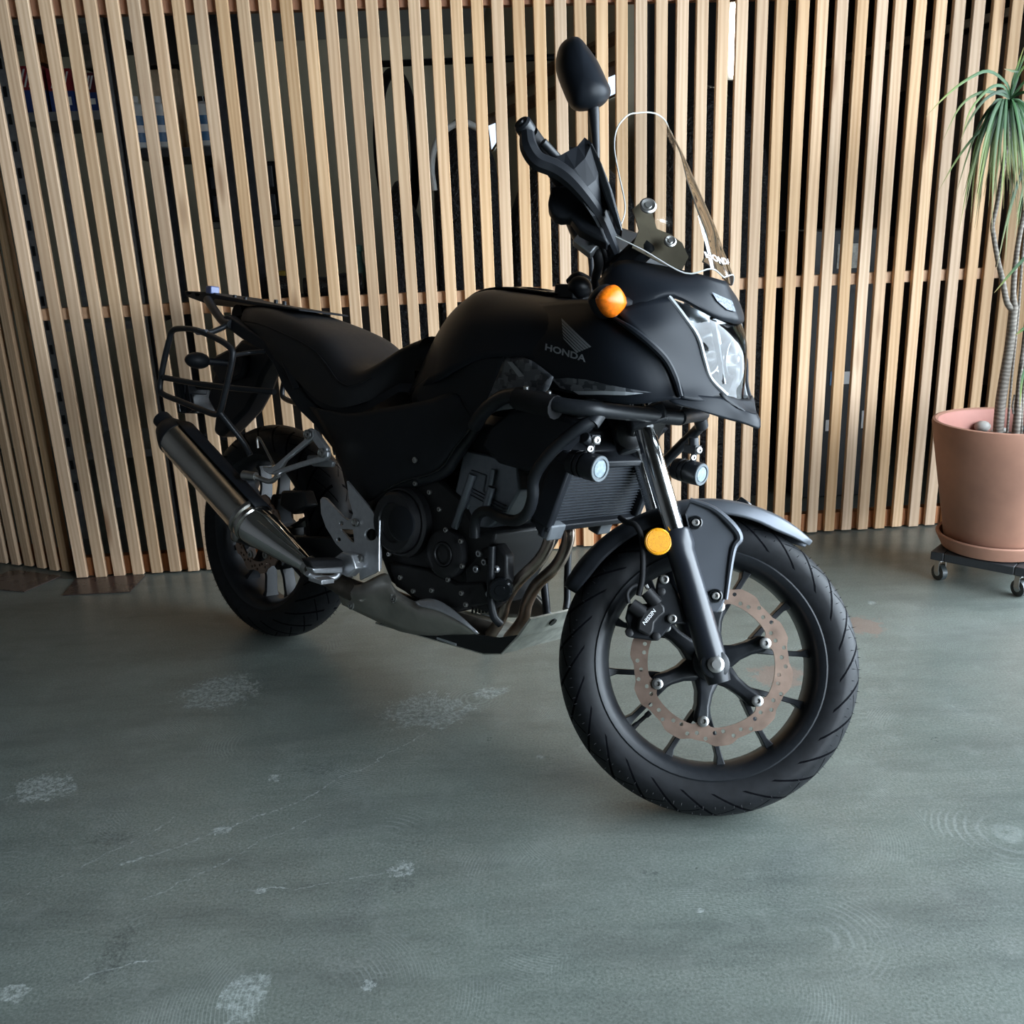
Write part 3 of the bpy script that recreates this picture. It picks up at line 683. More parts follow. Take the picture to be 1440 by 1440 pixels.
SIDEL = pxpatch([[(712, 500, -.19), (745, 506, -.205), (778, 530, -.212)], [(690, 545, -.178), (725, 545, -.195), (768, 552, -.205)], [(666, 593, -.160), (700, 578, -.178), (750, 572, -.19)]], 6, 6)
lp = part('camo_panel', SIDEL, CAMO, solid=.004, label='grey digital camouflage side panel'); part('camo_panel', mir(SIDEL), CAMO, solid=.004)
KNEE = pxpatch([[(585, 545, -.130), (634, 506, -.162), (662, 498, -.180), (713, 500, -.190)], [(580, 560, -.135), (634, 535, -.158), (668, 535, -.172), (694, 545, -.180)], [(585, 572, -.14), (640, 556, -.160), (655, 572, -.166), (667, 593, -.162)]], 6, 6)
both('knee_panel', KNEE, BLK, solid=.004)
SIDEC = pxpatch([[(436, 572, -.130), (490, 581, -.148), (545, 573, -.158), (600, 563, -.162), (640, 554, -.164), (668, 592, -.162)],
                 [(458, 607, -.132), (500, 622, -.152), (550, 622, -.162), (600, 616, -.166), (640, 602, -.166), (660, 606, -.162)],
                 [(478, 650, -.132), (510, 662, -.148), (550, 660, -.158), (595, 650, -.163), (625, 640, -.163), (646, 621, -.16)],
                 [(488, 688, -.128), (515, 706, -.140), (542, 690, -.150), (572, 676, -.155), (604, 667, -.156), (622, 656, -.156)]], 5, 6)
both('side_cover', SIDEC, BLK, solid=.004)
part('side_cover_screw', bolt(B(584, 647, -.167), (0, -1, 0), .007, .004), STEEL)
part('cover_trim', tube([B(541, 690, -.153), B(570, 676, -.158), B(604, 667, -.159), B(624, 655, -.159), B(640, 630, -.161), B(662, 603, -.163)], .0028, 8), GLOSS)
NOSEU = patch([[B(*p) for p in r] for r in (
    [(842, 396, -.165), (870, 368, -.145), (925, 374, -.100), (980, 386, -.055), (1018, 396, 0)],
    [(848, 412, -.190), (893, 396, -.165), (944, 398, -.118), (994, 412, -.062), (1027, 424, 0)],
    [(862, 437, -.205), (910, 420, -.168), (947, 412, -.130), (1001, 438, -.064), (1035, 446, 0)],
    [(866, 441, -.203), (912, 425, -.160), (950, 419, -.120), (1002, 445, -.058), (1031, 455, 0)])], 5, 4, True)
cowl = part('front_cowl', NOSEU, PAINT, solid=.005, angle=50)
SIDEF = pxpatch([[(866, 438, -.205), (905, 424, -.172), (942, 417, -.132)], [(888, 460, -.205), (930, 455, -.160), (965, 449, -.110)], [(915, 484, -.181), (950, 484, -.137), (981, 474, -.092)],
                 [(938, 509, -.155), (965, 514, -.116), (990, 507, -.078)], [(953, 542, -.136), (978, 542, -.101), (1000, 534, -.064)], [(956, 560, -.140), (990, 565, -.098), (1021, 557, -.038)]], 5, 4)
for s in (0, 1): obj('side_fairing', mir(SIDEF) if s else SIDEF, PAINT, cowl, solid=.005)
BEAK = patch([[B(*p) for p in r] for r in (
    [(935, 552, -.150), (975, 556, -.112), (1016, 560, -.062), (1034, 571, -.034), (1052, 580, -.016), (1061, 582, 0)],
    [(940, 562, -.148), (985, 570, -.106), (1020, 576, -.060), (1040, 583, -.036), (1056, 590, -.017), (1065, 592, 0)],
    [(950, 568, -.142), (992, 580, -.098), (1024, 590, -.056), (1044, 595, -.034), (1058, 600, -.015), (1065, 603, 0)])], 5, 4, True)
obj('beak', BEAK, PAINT, cowl, solid=.005, angle=50)
BEAKT = patch([[B(*p) for p in r] for r in (
    [(1012, 553, -.066), (1030, 560, -.034), (1040, 562, 0)], [(1018, 561, -.062), (1040, 573, -.030), (1050, 575, 0)], [(1034, 572, -.036), (1052, 581, -.016), (1060, 583, 0)])], 5, 4, True)
obj('beak_scoop', BEAKT, BLK, cowl, solid=.004)
# headlight: bowl, inner trims, lens
LN = [[(940, 417, -.132), (978, 433, -.088), (1008, 448, -.045), (1030, 457, 0)],
      [(962, 446, -.112), (994, 455, -.076), (1021, 467, -.038), (1039, 476, 0)],
      [(981, 474, -.092), (1008, 481, -.062), (1030, 489, -.030), (1045, 497, 0)],
      [(990, 505, -.078), (1013, 510, -.052), (1032, 515, -.026), (1046, 519, 0)],
      [(999, 532, -.064), (1018, 535, -.042), (1034, 539, -.020), (1044, 541, 0)],
      [(1022, 556, -.036), (1030, 558, -.024), (1036, 560, -.012), (1040, 562, 0)]]
Lp = [[B(*p) for p in r] for r in LN]
def lamp_bowl():
    rows = [[Lp[0][0], Lp[0][0] * .5 + Lp[0][1] * .5, Lp[0][1], Lp[0][2], Lp[0][3]]]
    for r in Lp:
        rows.append([r[0], r[0] + V(-.030, .012, 0), r[1] + V(-.060, 0, 0), r[2] + V(-.078, 0, 0), r[3] + V(-.082, 0, 0)])
    rows.append([Lp[-1][0], Lp[-1][0] * .5 + Lp[-1][1] * .5, Lp[-1][1], Lp[-1][2], Lp[-1][3]])
    return patch(rows, 4, 5, True)
hl = obj('headlight', patch(Lp, 4, 5, True), LENS, cowl, label='clear headlight lens')
hl2 = part('headlight_reflector', lamp_bowl(), REFL, hl)
hl2.location = (-.004, 0, 0)
for s in (-1, 1):
    c0 = V(1.338, s * .042, .905)
    obj('bulb_reflector', lathe([(0, .012), (.006, .024), (.026, .033), (.040, .036)], c0, (1, s * .15, .05), 24, False), REFL, hl2, solid=.002)
    obj('bulb_cap', lathe([(0, .010), (.045, .010), (.052, .006)], c0, (1, s * .15, .05), 14), STEEL, hl2)
obj('centre_divider', plate([(1000, 448), (1008, 450), (1022, 540), (1016, 536)], -.045, .006), mat('grey_bezel', (.2, .21, .22), .4), hl2)
obj('lens_bezel', tube([r[0] + V(.002, -.002, 0) for r in Lp], .0045, 8), mat('pale_bezel', (.25, .26, .27), .4, .3), hl)
obj('lens_bezel', mir(tube([r[0] + V(.002, -.002, 0) for r in Lp], .0045, 8)), MATS['pale_bezel'], hl)
for k in range(5):
    a = Lp[0][0] * (1 - k / 6) + Lp[1][1] * (k / 6); b2 = Lp[1][0] * (1 - k / 6) + Lp[2][1] * (k / 6)
    obj('position_fin', tube([a + V(-.022, .012, 0), b2 + V(-.022, .012, 0)], .002, 6), CHROME, hl2)
badge = [(999, 413), (1027, 425), (1032, 440), (1020, 437), (1006, 425)]
# --- windscreen
WS = [[(862, 331, -.172), (905, 352, -.145), (963, 384, -.092), (1000, 378, -.045), (1018, 390, 0)],
      [(875, 312, -.165), (912, 318, -.130), (956, 334, -.078), (990, 340, -.038), (1006, 344, 0)],
      [(879, 288, -.156), (915, 292, -.122), (952, 302, -.072), (982, 310, -.034), (995, 313, 0)],
      [(871, 248, -.146), (906, 252, -.112), (942, 260, -.062), (966, 266, -.028), (976, 268, 0)],
      [(864, 208, -.137), (893, 209, -.102), (924, 212, -.057), (946, 216, -.025), (955, 218, 0)],
      [(868, 180, -.122), (889, 174, -.086), (913, 175, -.046), (930, 180, -.020), (938, 184, 0)],
      [(883, 162, -.086), (896, 159, -.060), (910, 158, -.036), (919, 159, -.016), (925, 161, 0)]]
WSP = [[B(*p) for p in r] for r in WS]
SCR = patch(WSP, 9, 7, True)
scr = part('windscreen', SCR, GLASS, label='clear curved windscreen')
rim_pts = cat([r[0] for r in WSP] + WSP[-1][1:], 4); rim_l = [V(p[0], -p[1], p[2]) for p in rim_pts[::-1]]
EDGEM = mat('screen_edge', (.42, .43, .41), .25, var=.04)
obj('screen_edge', tube(rim_pts[:] + rim_l[1:], .0015, 6, smooth=False), EDGEM, scr)
bot = cat(WSP[0], 5); obj('screen_edge', tube(bot + [V(p[0], -p[1], p[2]) for p in bot[::-1]][1:], .0015, 6, smooth=False), EDGEM, scr)
for s in (1,):
    for (u, v, y, r) in ((911, 290, -.126, .0165), (942, 340, -.096, .012)):
        p = B(u, v, y); p = V(p[0], p[1] * s, p[2])
        ax = V(.62, -.62 * s, .45)
        obj('screen_screw', lathe([(0, r), (.003, r), (.005, r * .8), (.004, r * .45), (.006, r * .4), (.006, .0001)], p, ax, 20), STEEL, scr)
br = [(896, 290), (905, 282), (922, 283), (925, 300), (930, 318), (950, 326), (966, 338), (975, 358), (965, 378), (935, 366), (895, 345), (905, 320)]
obj('screen_bracket', prism([B(u, v, -.118 + .0008 * (u - 900)) + V(-.012, .004, -.004) for u, v in br], V(-.004, .004, 0)), mat('bracket_bronze_grey', (.17, .145, .10), .5), scr)
part('instrument_panel', Mb().add(*box(B(905, 352, -.02) + V(-.05, .02, 0), (.05, .20, .09), roty(-.7))).add(*box(B(890, 362, -.09), (.10, .03, .05), roty(-.7))), BLK, bevel=.012)
# --- turn signals
def gem(c, r, p=1.45):
    v, f = ellipsoid((0, 0, 0), (1, 1, 1), 24, 16); out = []
    for q in v:
        q = np.asarray(q); n = (abs(q[1]) ** p + abs(q[2]) ** p + abs(q[0]) ** 2.2) ** (1 / p); out.append(np.asarray(c) + q / max(n, .6) * np.asarray(r))
    return out, f
def signal(c, ax, out, m, lens_r, par=None):
    s = part('turn_signal', tube([c - V(*ax) * .01, c + V(*out)], [.012, .010], 10), BLK, par)
    return s
for s in (-1, 1):
    c0 = B(856, 424, -.208); c0 = V(c0[0], c0[1] * -s, c0[2]) if s > 0 else c0
    root = part('turn_signal', Mb().add(*tube([c0 + V(.012, -s * .01, 0), c0 + V(.04, -s * .04, -.004)], [.014, .011], 10)).add(*gem(c0 + V(-.012, -s * .004, 0), (.028, .040, .032))), BLK)
    obj('amber_lens', gem(c0 + V(.010, s * .006, 0), (.027, .038, .030)), ORANGE, root, label='amber indicator lens')
    r0 = B(278, 507, -.165); r0 = V(r0[0], r0[1] * (1 if s < 0 else -1), r0[2])
    root = part('turn_signal', Mb().add(*ellipsoid(r0, (.028, .038, .024))).add(*tube([r0, r0 + V(.035, -s * .11, .0)], [.012, .009], 10)), BLK)
    obj('amber_lens', ellipsoid(r0 + V(-.010, 0, 0), (.022, .034, .021)), ORANGE, root)
# --- conforming decals
def surf(*vfs):
    out = []
    for v, f in vfs: out.append(BVHTree.FromPolygons([Vector(tuple(map(float, p))) for p in v], f))
    return out
def cast(bv, u, v, lift=.0035):
    o, d = ray(u, v); o = BM.T @ (o - BO); d = BM.T @ d; d = d / np.linalg.norm(d); best = None
    for t in bv:
        h = t.ray_cast(Vector(o), Vector(d))
        if h[0] is not None and (best is None or h[3] < best[1]): best = (np.array(h[0]), h[3], np.array(h[1]))
    if best is None: return None
    n = best[2]; n = n if n @ d < 0 else -n
    return best[0] + n * lift
def decal(name, polys, m, parent, bv, lift=.0035, cuts=3):
    bm = bmesh.new()
    for p in polys: bm.faces.new([bm.verts.new((q[0], q[1], 0)) for q in p])
    bmesh.ops.triangulate(bm, faces=bm.faces[:])
    for _ in range(cuts): bmesh.ops.subdivide_edges(bm, edges=[e for e in bm.edges if e.calc_length() > 5], cuts=1, use_grid_fill=True)
    bmesh.ops.triangulate(bm, faces=bm.faces[:]); bm.verts.index_update()
    pts = [cast(bv, q.co.x, q.co.y, lift) for q in bm.verts]; f = [tuple(x.index for x in q.verts) for q in bm.faces]; bm.free()
    f = [q for q in f if all(pts[i] is not None for i in q)]; pts = [V(0, 0, 0) if x is None else x for x in pts]
    used = sorted({i for q in f for i in q}); rm = {k: i for i, k in enumerate(used)}
    if f: return obj(name, ([pts[i] for i in used], [tuple(rm[i] for i in q) for q in f]), m, parent, flat=True)
bs = surf(SHR, TANK, SIDEL)
wing = []
for i in range(6):                        # feathers of the wing emblem
    a, b2 = i / 6, (i + .8) / 6
    L0, L1 = V(791, 449), V(793, 479); R0, R1 = V(833, 488), V(812, 497)
    wing.append([tuple(L0 + (L1 - L0) * a), tuple(R0 + (R1 - R0) * a * 1.0), tuple(R0 + (R1 - R0) * b2), tuple(L0 + (L1 - L0) * b2 + V(i * .4, 0))])
decal('wing_emblem', wing, DECALG, shr[0], bs)
tv, tf = text_mesh('HONDA', bold=.03)
hv = [cast(bs, 768 + 57 * x + 1.0 * y, 493 + 16.5 * x - 9.5 * y + 0.0, .0035) for x, y in tv]
if all(x is not None for x in hv): obj('lettering', (hv, tf), DECALG, shr[0], flat=True)
decal('stripe_decal', [[(716, 509), (723, 509), (740, 529), (732, 530)]], DECALL, shr[0], bs, .005)
decal('stripe_decal', [[(808, 549), (850, 548.5), (880, 550), (905, 553), (880, 555), (850, 554), (816, 554)]], DECALL, shr[0], bs, .005)
decal('stripe_decal', [[(671, 582), (681, 578), (676, 586), (668, 591)]], DECALL, shr[0], bs, .005)
cam2 = [[(778, 532), (800, 531), (825, 533), (860, 541), (895, 548), (916, 552), (880, 550.5), (850, 549), (806, 549), (790, 545)]]
decal('camo_decal', cam2, CAMO, shr[0], bs, .0042)
bn = surf(NOSEU)
BADGE = mat('silver_mesh_badge', (.16, .18, .21), .4, .6, var=.7, scale=260, bmp=.5)
decal('nose_badge', [badge], BADGE, cowl, bn, .005)
tv, tf = text_mesh('HONDA', bold=.02)
def on_screen(y, t):
    a_ = [np.array([np.interp(abs(y), [-q[1] for q in r[::-1]], [q[i] for q in r[::-1]]) for i in (0, 2)]) for r in (WSP[0], WSP[1])]
    p = a_[0] * (1 - t) + a_[1] * t; return V(p[0] + .0025, y, p[1] + .001)
obj('lettering', ([on_screen(-.048 + .096 * x, .38 + .22 * y) for x, y in tv], tf), WHITEP, scr, flat=True)
fx = surf(([steer(p) for p in FEND[0]], FEND[1]))
decal('vent_recess', [[(1012, 723), (1030, 727), (1052, 735), (1070, 743), (1048, 741), (1030, 736)]], GLOSS, fe, fx, .004)
# --- seat
S = [(-.150, .955, .055, .925), (-.10, .960, .095, .900), (-.02, .960, .117, .872), (.06, .953, .128, .842), (.15, .937, .136, .800), (.24, .918, .141, .760), (.31, .897, .146, .730), (.365, .866, .150, .716), (.42, .830, .155, .712), (.47, .822, .152, .722), (.52, .848, .135, .742), (.565, .882, .112, .765), (.615, .908, .085, .79)]
rows = []
for x, zt, w, zb in S:
    rows.append([V(x, 0, zt), V(x, -.55 * w, zt - .003), V(x, -.86 * w, zt - .018), V(x, -.99 * w, zt - .055), V(x, -w, zb + .25 * (zt - zb)), V(x + .0, -.96 * w, zb)])
part('seat', patch([r[::-1] for r in rows], 4, 4, True), VINYL, angle=60)
part('seat_seam', tube([V(x, -.995 * w, zt - .052) for x, zt, w, zb in S[1:-2]], .0022, 6), RUB)
part('seat_base', prism([V(x, -.10 if x < .1 else -.13, zb) for x, zt, w, zb in S] + [V(x, -.10 if x < .1 else -.13, zb - .02) for x, zt, w, zb in S[::-1]], (0, .20 if False else .23, 0)), BLK)
# --- tail, rack, luggage frames
rail = [(314, 444), (320, 443), (350, 464), (384, 486), (396, 500), (412, 525), (432, 558), (462, 588), (490, 640), (474, 640), (444, 600), (418, 575), (398, 545), (384, 512), (372, 496), (340, 477), (313, 457)]
for s in (0, 1):
    p = plate(rail, -.128, .03); part('tail_rail', mir(p) if s else p, BLK, bevel=.004)
    p = plate([(385, 487), (392, 490), (405, 502), (420, 545), (412, 548), (398, 515)], -.134, .008); part('tail_trim', mir(p) if s else p, BLK, bevel=.003)
    p = tube([B(292, 421, -.10), B(302, 437, -.115), B(314, 452, -.125), B(325, 456, -.128)], .0125, 12); part('rack_arm', mir(p) if s else p, POWDER)
rk = part('luggage_rack', plate([(259, 409), (300, 411), (304, 414), (352, 423), (420, 434), (421, 437), (350, 428), (302, 420), (292, 428), (262, 417)], -.085, .17, holes=[[(263, 411), (268, 411), (268, 414), (264, 414)], [(274, 412.5), (281, 413), (279, 416.5), (275, 416)]]), BLK, bevel=.003)
obj('rack_badge', box(B(299, 408, -.08), (.028, .03, .022)), mat('blue_grey_plastic', (.10, .13, .28), .3), rk, bevel=.003)
for u, v in ((330, 420), (345, 423), (388, 427), (400, 429)):
    obj('rack_bolt', lathe([(0, .006), (.01, .006), (.011, .004)], B(u, v, -.06), (0, 0, 1), 10), POWDER, rk)
part('tail_tool_roll', tube([B(333, 441, -.06), B(333, 441, -.06) + V(0, .12, 0)], .026, 18), RUB)
pf = [(238, 478, -.215), (242, 466, -.215), (252, 462, -.215), (275, 464, -.215), (300, 474, -.215), (318, 484, -.215), (327, 495, -.215), (325, 515, -.215), (317, 550, -.215), (310, 577, -.215), (303, 583, -.215), (280, 575, -.215), (250, 563, -.215), (229, 554, -.215), (225, 545, -.215), (227, 528, -.215), (232, 502, -.215)]
for s in (0, 1):
    m_ = (lambda a: mir(a)) if s else (lambda a: a)
    fr = part('pannier_frame', m_(tube([B(*p) for p in pf], .0085, 10, 4, closed=True)), POWDER, label='black tubular pannier frame')
    obj('cross_tube', m_(tube([B(231, 531, -.215), B(280, 540, -.205), B(330, 546, -.18), B(386, 551, -.15)], .0085, 10)), POWDER, fr)
    obj('lower_strut', m_(tube([B(309, 580, -.215), B(325, 600, -.19), B(342, 622, -.16), B(352, 640, -.15)], .0085, 10)), POWDER, fr)
    obj('upper_strut', m_(tube([B(276, 465, -.215), B(292, 468, -.19), B(310, 462, -.15), B(322, 455, -.13)], .008, 10)), POWDER, fr)
    obj('rear_strut', m_(tube([B(326, 500, -.215), B(350, 496, -.16), B(372, 494, -.135)], .006, 10)), POWDER, fr)
    obj('mount_tab', m_(plate([(266, 461), (287, 463), (292, 470), (276, 471)], -.222, .012)), mat('grey_tab', (.10, .11, .13), .4), fr, bevel=.002)
part('rear_mudguard', plate([(339, 476), (382, 491), (380, 508), (368, 528), (360, 550), (345, 578), (322, 602), (308, 616), (299, 608), (302, 582), (290, 560), (300, 525), (318, 500)], -.05, .065), BLK, bevel=.012)
part('tail_light_housing', plate([(300, 500), (320, 490), (345, 500), (340, 530), (310, 540), (296, 520)], -.07, .10), BLK, bevel=.01)
lh = part('licence_light', Mb().add(*box(B(270, 545, -.04), (.05, .08, .04))).add(*tube([B(262, 540, -.04), B(310, 545, -.02)], .014, 10)), BLK, bevel=.006)
pl = part('plate_holder', box(B(282, 560, -.02) + V(0, .0, 0), (.014, .17, .10), roty(-.35)), GLOSS, bevel=.004)
for k in range(6): obj('rib', box(B(265 + 3.4 * k, 560, -.075 + .02 * k), (.02, .004, .085), roty(-.35)), BLK, pl)
# --- muffler and exhaust
a0, a1 = B(249, 617, -.225), B(357, 736, -.195); ax = (a1 - a0) / np.linalg.norm(a1 - a0); L = np.linalg.norm(a1 - a0)
a2 = B(434, 795, -.165)
mu = part('muffler', lathe([(-.012, .046), (-.010, .052), (0, .0535), (L - .014, .0545), (L - .010, .057), (L, .057), (L + .004, .0535), (L + .008, .0535)], a0, ax, 40), MUFF, label='brushed steel silencer canister')
obj('end_cap', lathe([(-.060, .020), (-.062, .026), (-.054, .036), (-.030, .046), (-.006, .0545), (.004, .0550), (.004, .053)], a0, ax, 32), BLK, mu)
obj('outlet', lathe([(-.085, .022), (-.086, .026), (-.05, .026)], a0 + V(0, 0, .008), ax, 20), BLK, mu)
axt = (a2 - a1) / np.linalg.norm(a2 - a1); Lt = np.linalg.norm(a2 - a1)
obj('tapered_front', lathe([(.0, .0525), (.012, .0535), (.04, .0505), (Lt * .55, .038), (Lt * .9, .0235), (Lt, .0215)], a1 + ax * .004, axt, 40), CHROME, mu)
obj('taper_crease', tube([B(352, 712, -.245), B(384, 733, -.226), B(420, 772, -.19)], [.002, .004, .002], 6), CHROME, mu)
t_, s_, n_ = frame_of(ax)
up = -n_ if n_[2] < 0 else n_
shv = Mb(); rows = []
for h in (.0, .12, .25, L):
    rows.append([a0 + ax * h + .060 * (math.cos(g) * up + math.sin(g) * s_) for g in np.linspace(-.35, .75, 6)])
obj('heat_shield', patch(rows, 3, 3), BLK, mu, solid=.003)
obj('strap', lathe([(L - .03, .0565), (L - .03, .058), (L - .022, .058), (L - .022, .0565)], a0, ax, 40), STEEL, mu)
part('exhaust_midpipe', tube([a2, B(462, 812, -.150), B(500, 832, -.135), B(548, 845, -.11), B(610, 868, -.07), B(690, 893, -.03)], [.021, .024, .028, .03, .03, .03], 16), mat('dark_pipe', (.10, .085, .07), .45, .8, var=.3), )
part('exhaust_clamp', lathe([(0, .026), (.014, .026)], a2 - axt * .004, axt, 20), STEEL)
part('header_pipe', tube([B(760, 728, -.075), B(772, 746, -.085), B(771, 765, -.088), B(758, 788, -.09), B(728, 818, -.09), B(712, 843, -.088), B(705, 868, -.085), B(690, 893, -.07)], .0135, 16), HEAD, label='heat stained header pipe')
part('header_pipe', tube([B(786, 726, -.01), B(799, 745, -.015), B(796, 770, -.018), B(782, 796, -.02), B(755, 822, -.022), B(741, 848, -.022), B(735, 872, -.022), B(715, 898, -.025)], .0142, 16), HEAD, label='heat stained header pipe')
# --- engine
eng = part('engine', plate([(538, 690), (570, 668), (615, 672), (648, 700), (668, 740), (698, 748), (690, 775), (673, 805), (656, 835), (642, 862), (610, 862), (588, 848), (548, 818), (530, 770)], -.125, .25), ENGB, bevel=.008)
obj('cylinder_block', plate([(652, 632), (690, 640), (727, 652), (731, 690), (712, 724), (690, 742), (640, 745), (630, 735)], -.118, .236), ENGS, eng, bevel=.005, label='grey alloy cylinder block')
obj('cylinder_panel', plate([(662, 660), (684, 668), (680, 690), (690, 700), (682, 716), (660, 712), (650, 730), (640, 722)], -.121, .01), ENGS, eng, bevel=.003)
for (a, b2, r) in (((665, 667), (640, 742), .0098), ((692, 685), (683, 716), .0095), ((694, 660), (690, 682), .006)):
    obj('stud_boss', tube([B(*a, -.125), B(*b2, -.125)], r, 14), ENGS, eng)
for k in range(3): obj('gasket_line', tube([B(655, 682 + 5 * k, -.122), B(700, 706 + 5 * k, -.122), B(713, 712 + 4 * k, -.122)], .0012, 6), GLOSS, eng)
def cover(name, px, y, prof, m=ENGB, seg=40): return obj(name, lathe(prof, B(*px, y), (0, -1, 0), seg), m, eng)
cover('clutch_cover', (572, 733), -.125, [(0, .086), (.020, .086), (.026, .080), (.026, .076), (.022, .074), (.040, .072), (.046, .066), (.047, .048), (.042, .046), (.042, .0001)])
cover('clutch_cap', (566, 736), -.166, [(0, .042), (.006, .042), (.008, .038), (.008, .0001)], BLK)
cover('pulse_cover', (634, 778), -.125, [(0, .056), (.022, .056), (.026, .050), (.026, .030), (.023, .028), (.029, .027), (.029, .0235), (.025, .022), (.028, .014), (.028, .0001)])
obj('lower_case', plate([(545, 790), (600, 800), (640, 820), (680, 818), (690, 850), (640, 858), (590, 845), (555, 825)], -.138, .02), ENGB, eng, bevel=.006)
for px in ((541, 702), (585, 680), (605, 692), (619, 716), (628, 745), (548, 779), (649, 761), (651, 796), (631, 815), (582, 831), (608, 830), (650, 834), (656, 850), (564, 812)):
    obj('case_bolt', bolt(B(*px, -.150), (0, -1, 0), .0058, .006), STEEL, eng)
obj('pump_case', plate([(652, 800), (676, 772), (700, 764), (712, 782), (712, 815), (704, 848), (684, 862), (656, 852)], -.132, .030), ENGB, eng, bevel=.006)
obj('oil_filter', lathe([(0, .026), (.02, .026), (.024, .022), (.024, .012), (.026, .011), (.026, .0001)], B(706, 827, -.130), (.5, -.85, 0), 26), GLOSS, eng)
for px in ((676, 778), (684, 790), (672, 800), (690, 835), (700, 800)): obj('fitting', bolt(B(*px, -.13), (0, -1, 0), .008, .01), ALU, eng)
for k in range(7): obj('wire', tube([B(664 + 4 * k, 800 - k, -.128), B(668 + 4 * k, 830, -.13 + .002 * k), B(664 + 5 * k, 862, -.125)], .0025, 6), RUB, eng)
part('frame_spar', plate([(600, 580), (700, 600), (790, 600), (800, 640), (745, 668), (722, 660), (690, 650), (655, 640), (612, 664), (560, 676), (500, 690), (480, 640), (520, 600)], -.110, .22), BLK, bevel=.01)
part('air_intake_panel', plate([(688, 600), (716, 577), (745, 574), (800, 590), (820, 600), (785, 632), (756, 664), (735, 662), (700, 652), (676, 628)], -.168, .05), BLK, bevel=.008)
part('air_intake_panel', mir(plate([(688, 600), (716, 577), (745, 574), (800, 590), (820, 600), (785, 632), (756, 664), (735, 662), (700, 652), (676, 628)], -.168, .05)), BLK, bevel=.008)
for s in (0, 1):
    p = tube([B(690, 545, -.10), B(668, 600, -.12), B(640, 640, -.13), B(618, 665, -.135), B(545, 690, -.13), B(522, 740, -.12), B(520, 790, -.11)], .017, 12)
    part('frame_tube', mir(p) if s else p, POWDER)
# --- radiator
rc = [B(800, 655, -.160), B(770, 737, -.160)]
ux = rc[0] - rc[1]; uz = ux / np.linalg.norm(ux); H = np.linalg.norm(ux)
nrm = np.cross(V(0, 1, 0), uz)
if nrm[0] < 0: nrm = -nrm
Rr = np.stack([nrm, V(0, 1, 0), uz], 1)
rcn = (rc[0] + rc[1]) / 2 + V(0, .160, 0)
rad = part('radiator', Mb().add(*box(rcn - nrm * .022, (.030, .32, H), Rr)), mat('radiator_core', (.006, .007, .009), .6), label='black finned radiator')
for k in range(19):
    z = -H / 2 + H * (k + .5) / 19
    obj('fin', box(rcn + uz * z - nrm * .004, (.005, .30, .0011), Rr), mat('radiator_fin', (.075, .085, .10), .4, .5), rad)
for s in (-1, 1): obj('end_tank', box(rcn + V(0, s * .163, 0) - nrm * .012, (.05, .022, H + .01), Rr), BLK, rad, bevel=.005)
obj('frame_bar', Mb().add(*box(rcn + uz * (H / 2 + .006) - nrm * .012, (.05, .34, .014), Rr)).add(*box(rcn - uz * (H / 2 + .006) - nrm * .012, (.05, .34, .014), Rr)), BLK, rad, bevel=.003)
for u, v, y in ((776, 745, -.14), (845, 738, .08)): obj('mount_bracket', box(B(u, v, y), (.03, .05, .035), Rr), mat('grey_bracket', (.12, .13, .14), .5), rad, bevel=.004)
for s in (0, 1):
    p = plate([(790, 632), (808, 640), (800, 664), (776, 722), (760, 757), (748, 735), (752, 690), (764, 660)], -.172, .02); part('radiator_shroud', mir(p) if s else p, BLK, bevel=.005)
part('horn', lathe([(0, .035), (.012, .037), (.02, .03), (.024, .012), (.024, .0001)], B(884, 606, -.02), (.9, -.4, 0), 24), ENGB)
# --- crash bars and driving lamps
for s in (0, 1):
    m_ = mir if s else (lambda a: a)
    cbx = part('crash_bar', m_(tube([B(668, 598, -.165), B(676, 585, -.19), B(690, 570, -.21), B(710, 558, -.222), B(735, 556, -.232), B(765, 563, -.240), B(790, 570, -.240), B(830, 575, -.215), B(860, 578, -.17), B(905, 583, -.085), B(955, 588, .0)], .0152, 14), ), POWDER, label='black tubular crash bar')
    obj('down_tube', m_(tube([B(838, 590, -.205), B(815, 602, -.225), B(785, 626, -.235), B(762, 652, -.235), B(750, 675, -.228), B(749, 700, -.215), B(741, 722, -.20), B(725, 732, -.185), B(705, 728, -.17), B(688, 719, -.16), B(674, 722, -.15), B(668, 735, -.145), B(668, 755, -.14)], .0122, 12)), POWDER, cbx)
    obj('end_collar', m_(tube([B(842, 583, -.195), B(832, 597, -.212)], .0148, 12)), POWDER, cbx)
    obj('foam_sleeve', m_(tube([B(729, 560, -.229), B(755, 566, -.237), B(782, 573, -.241)], .0235, 12)), RUB, cbx)
    for u, v in ((740, 549), (772, 556)): obj('clamp_bolt', m_(lathe([(0, .006), (.008, .006), (.009, .004)], B(u, v, -.238), (0, -.3, 1), 10)), STEEL, cbx)
    obj('lower_tube', m_(tube([B(692, 768, -.14), B(691, 800, -.14), B(690, 840, -.14), B(694, 866, -.135), B(704, 878, -.12)], .0088, 10)), POWDER, cbx)
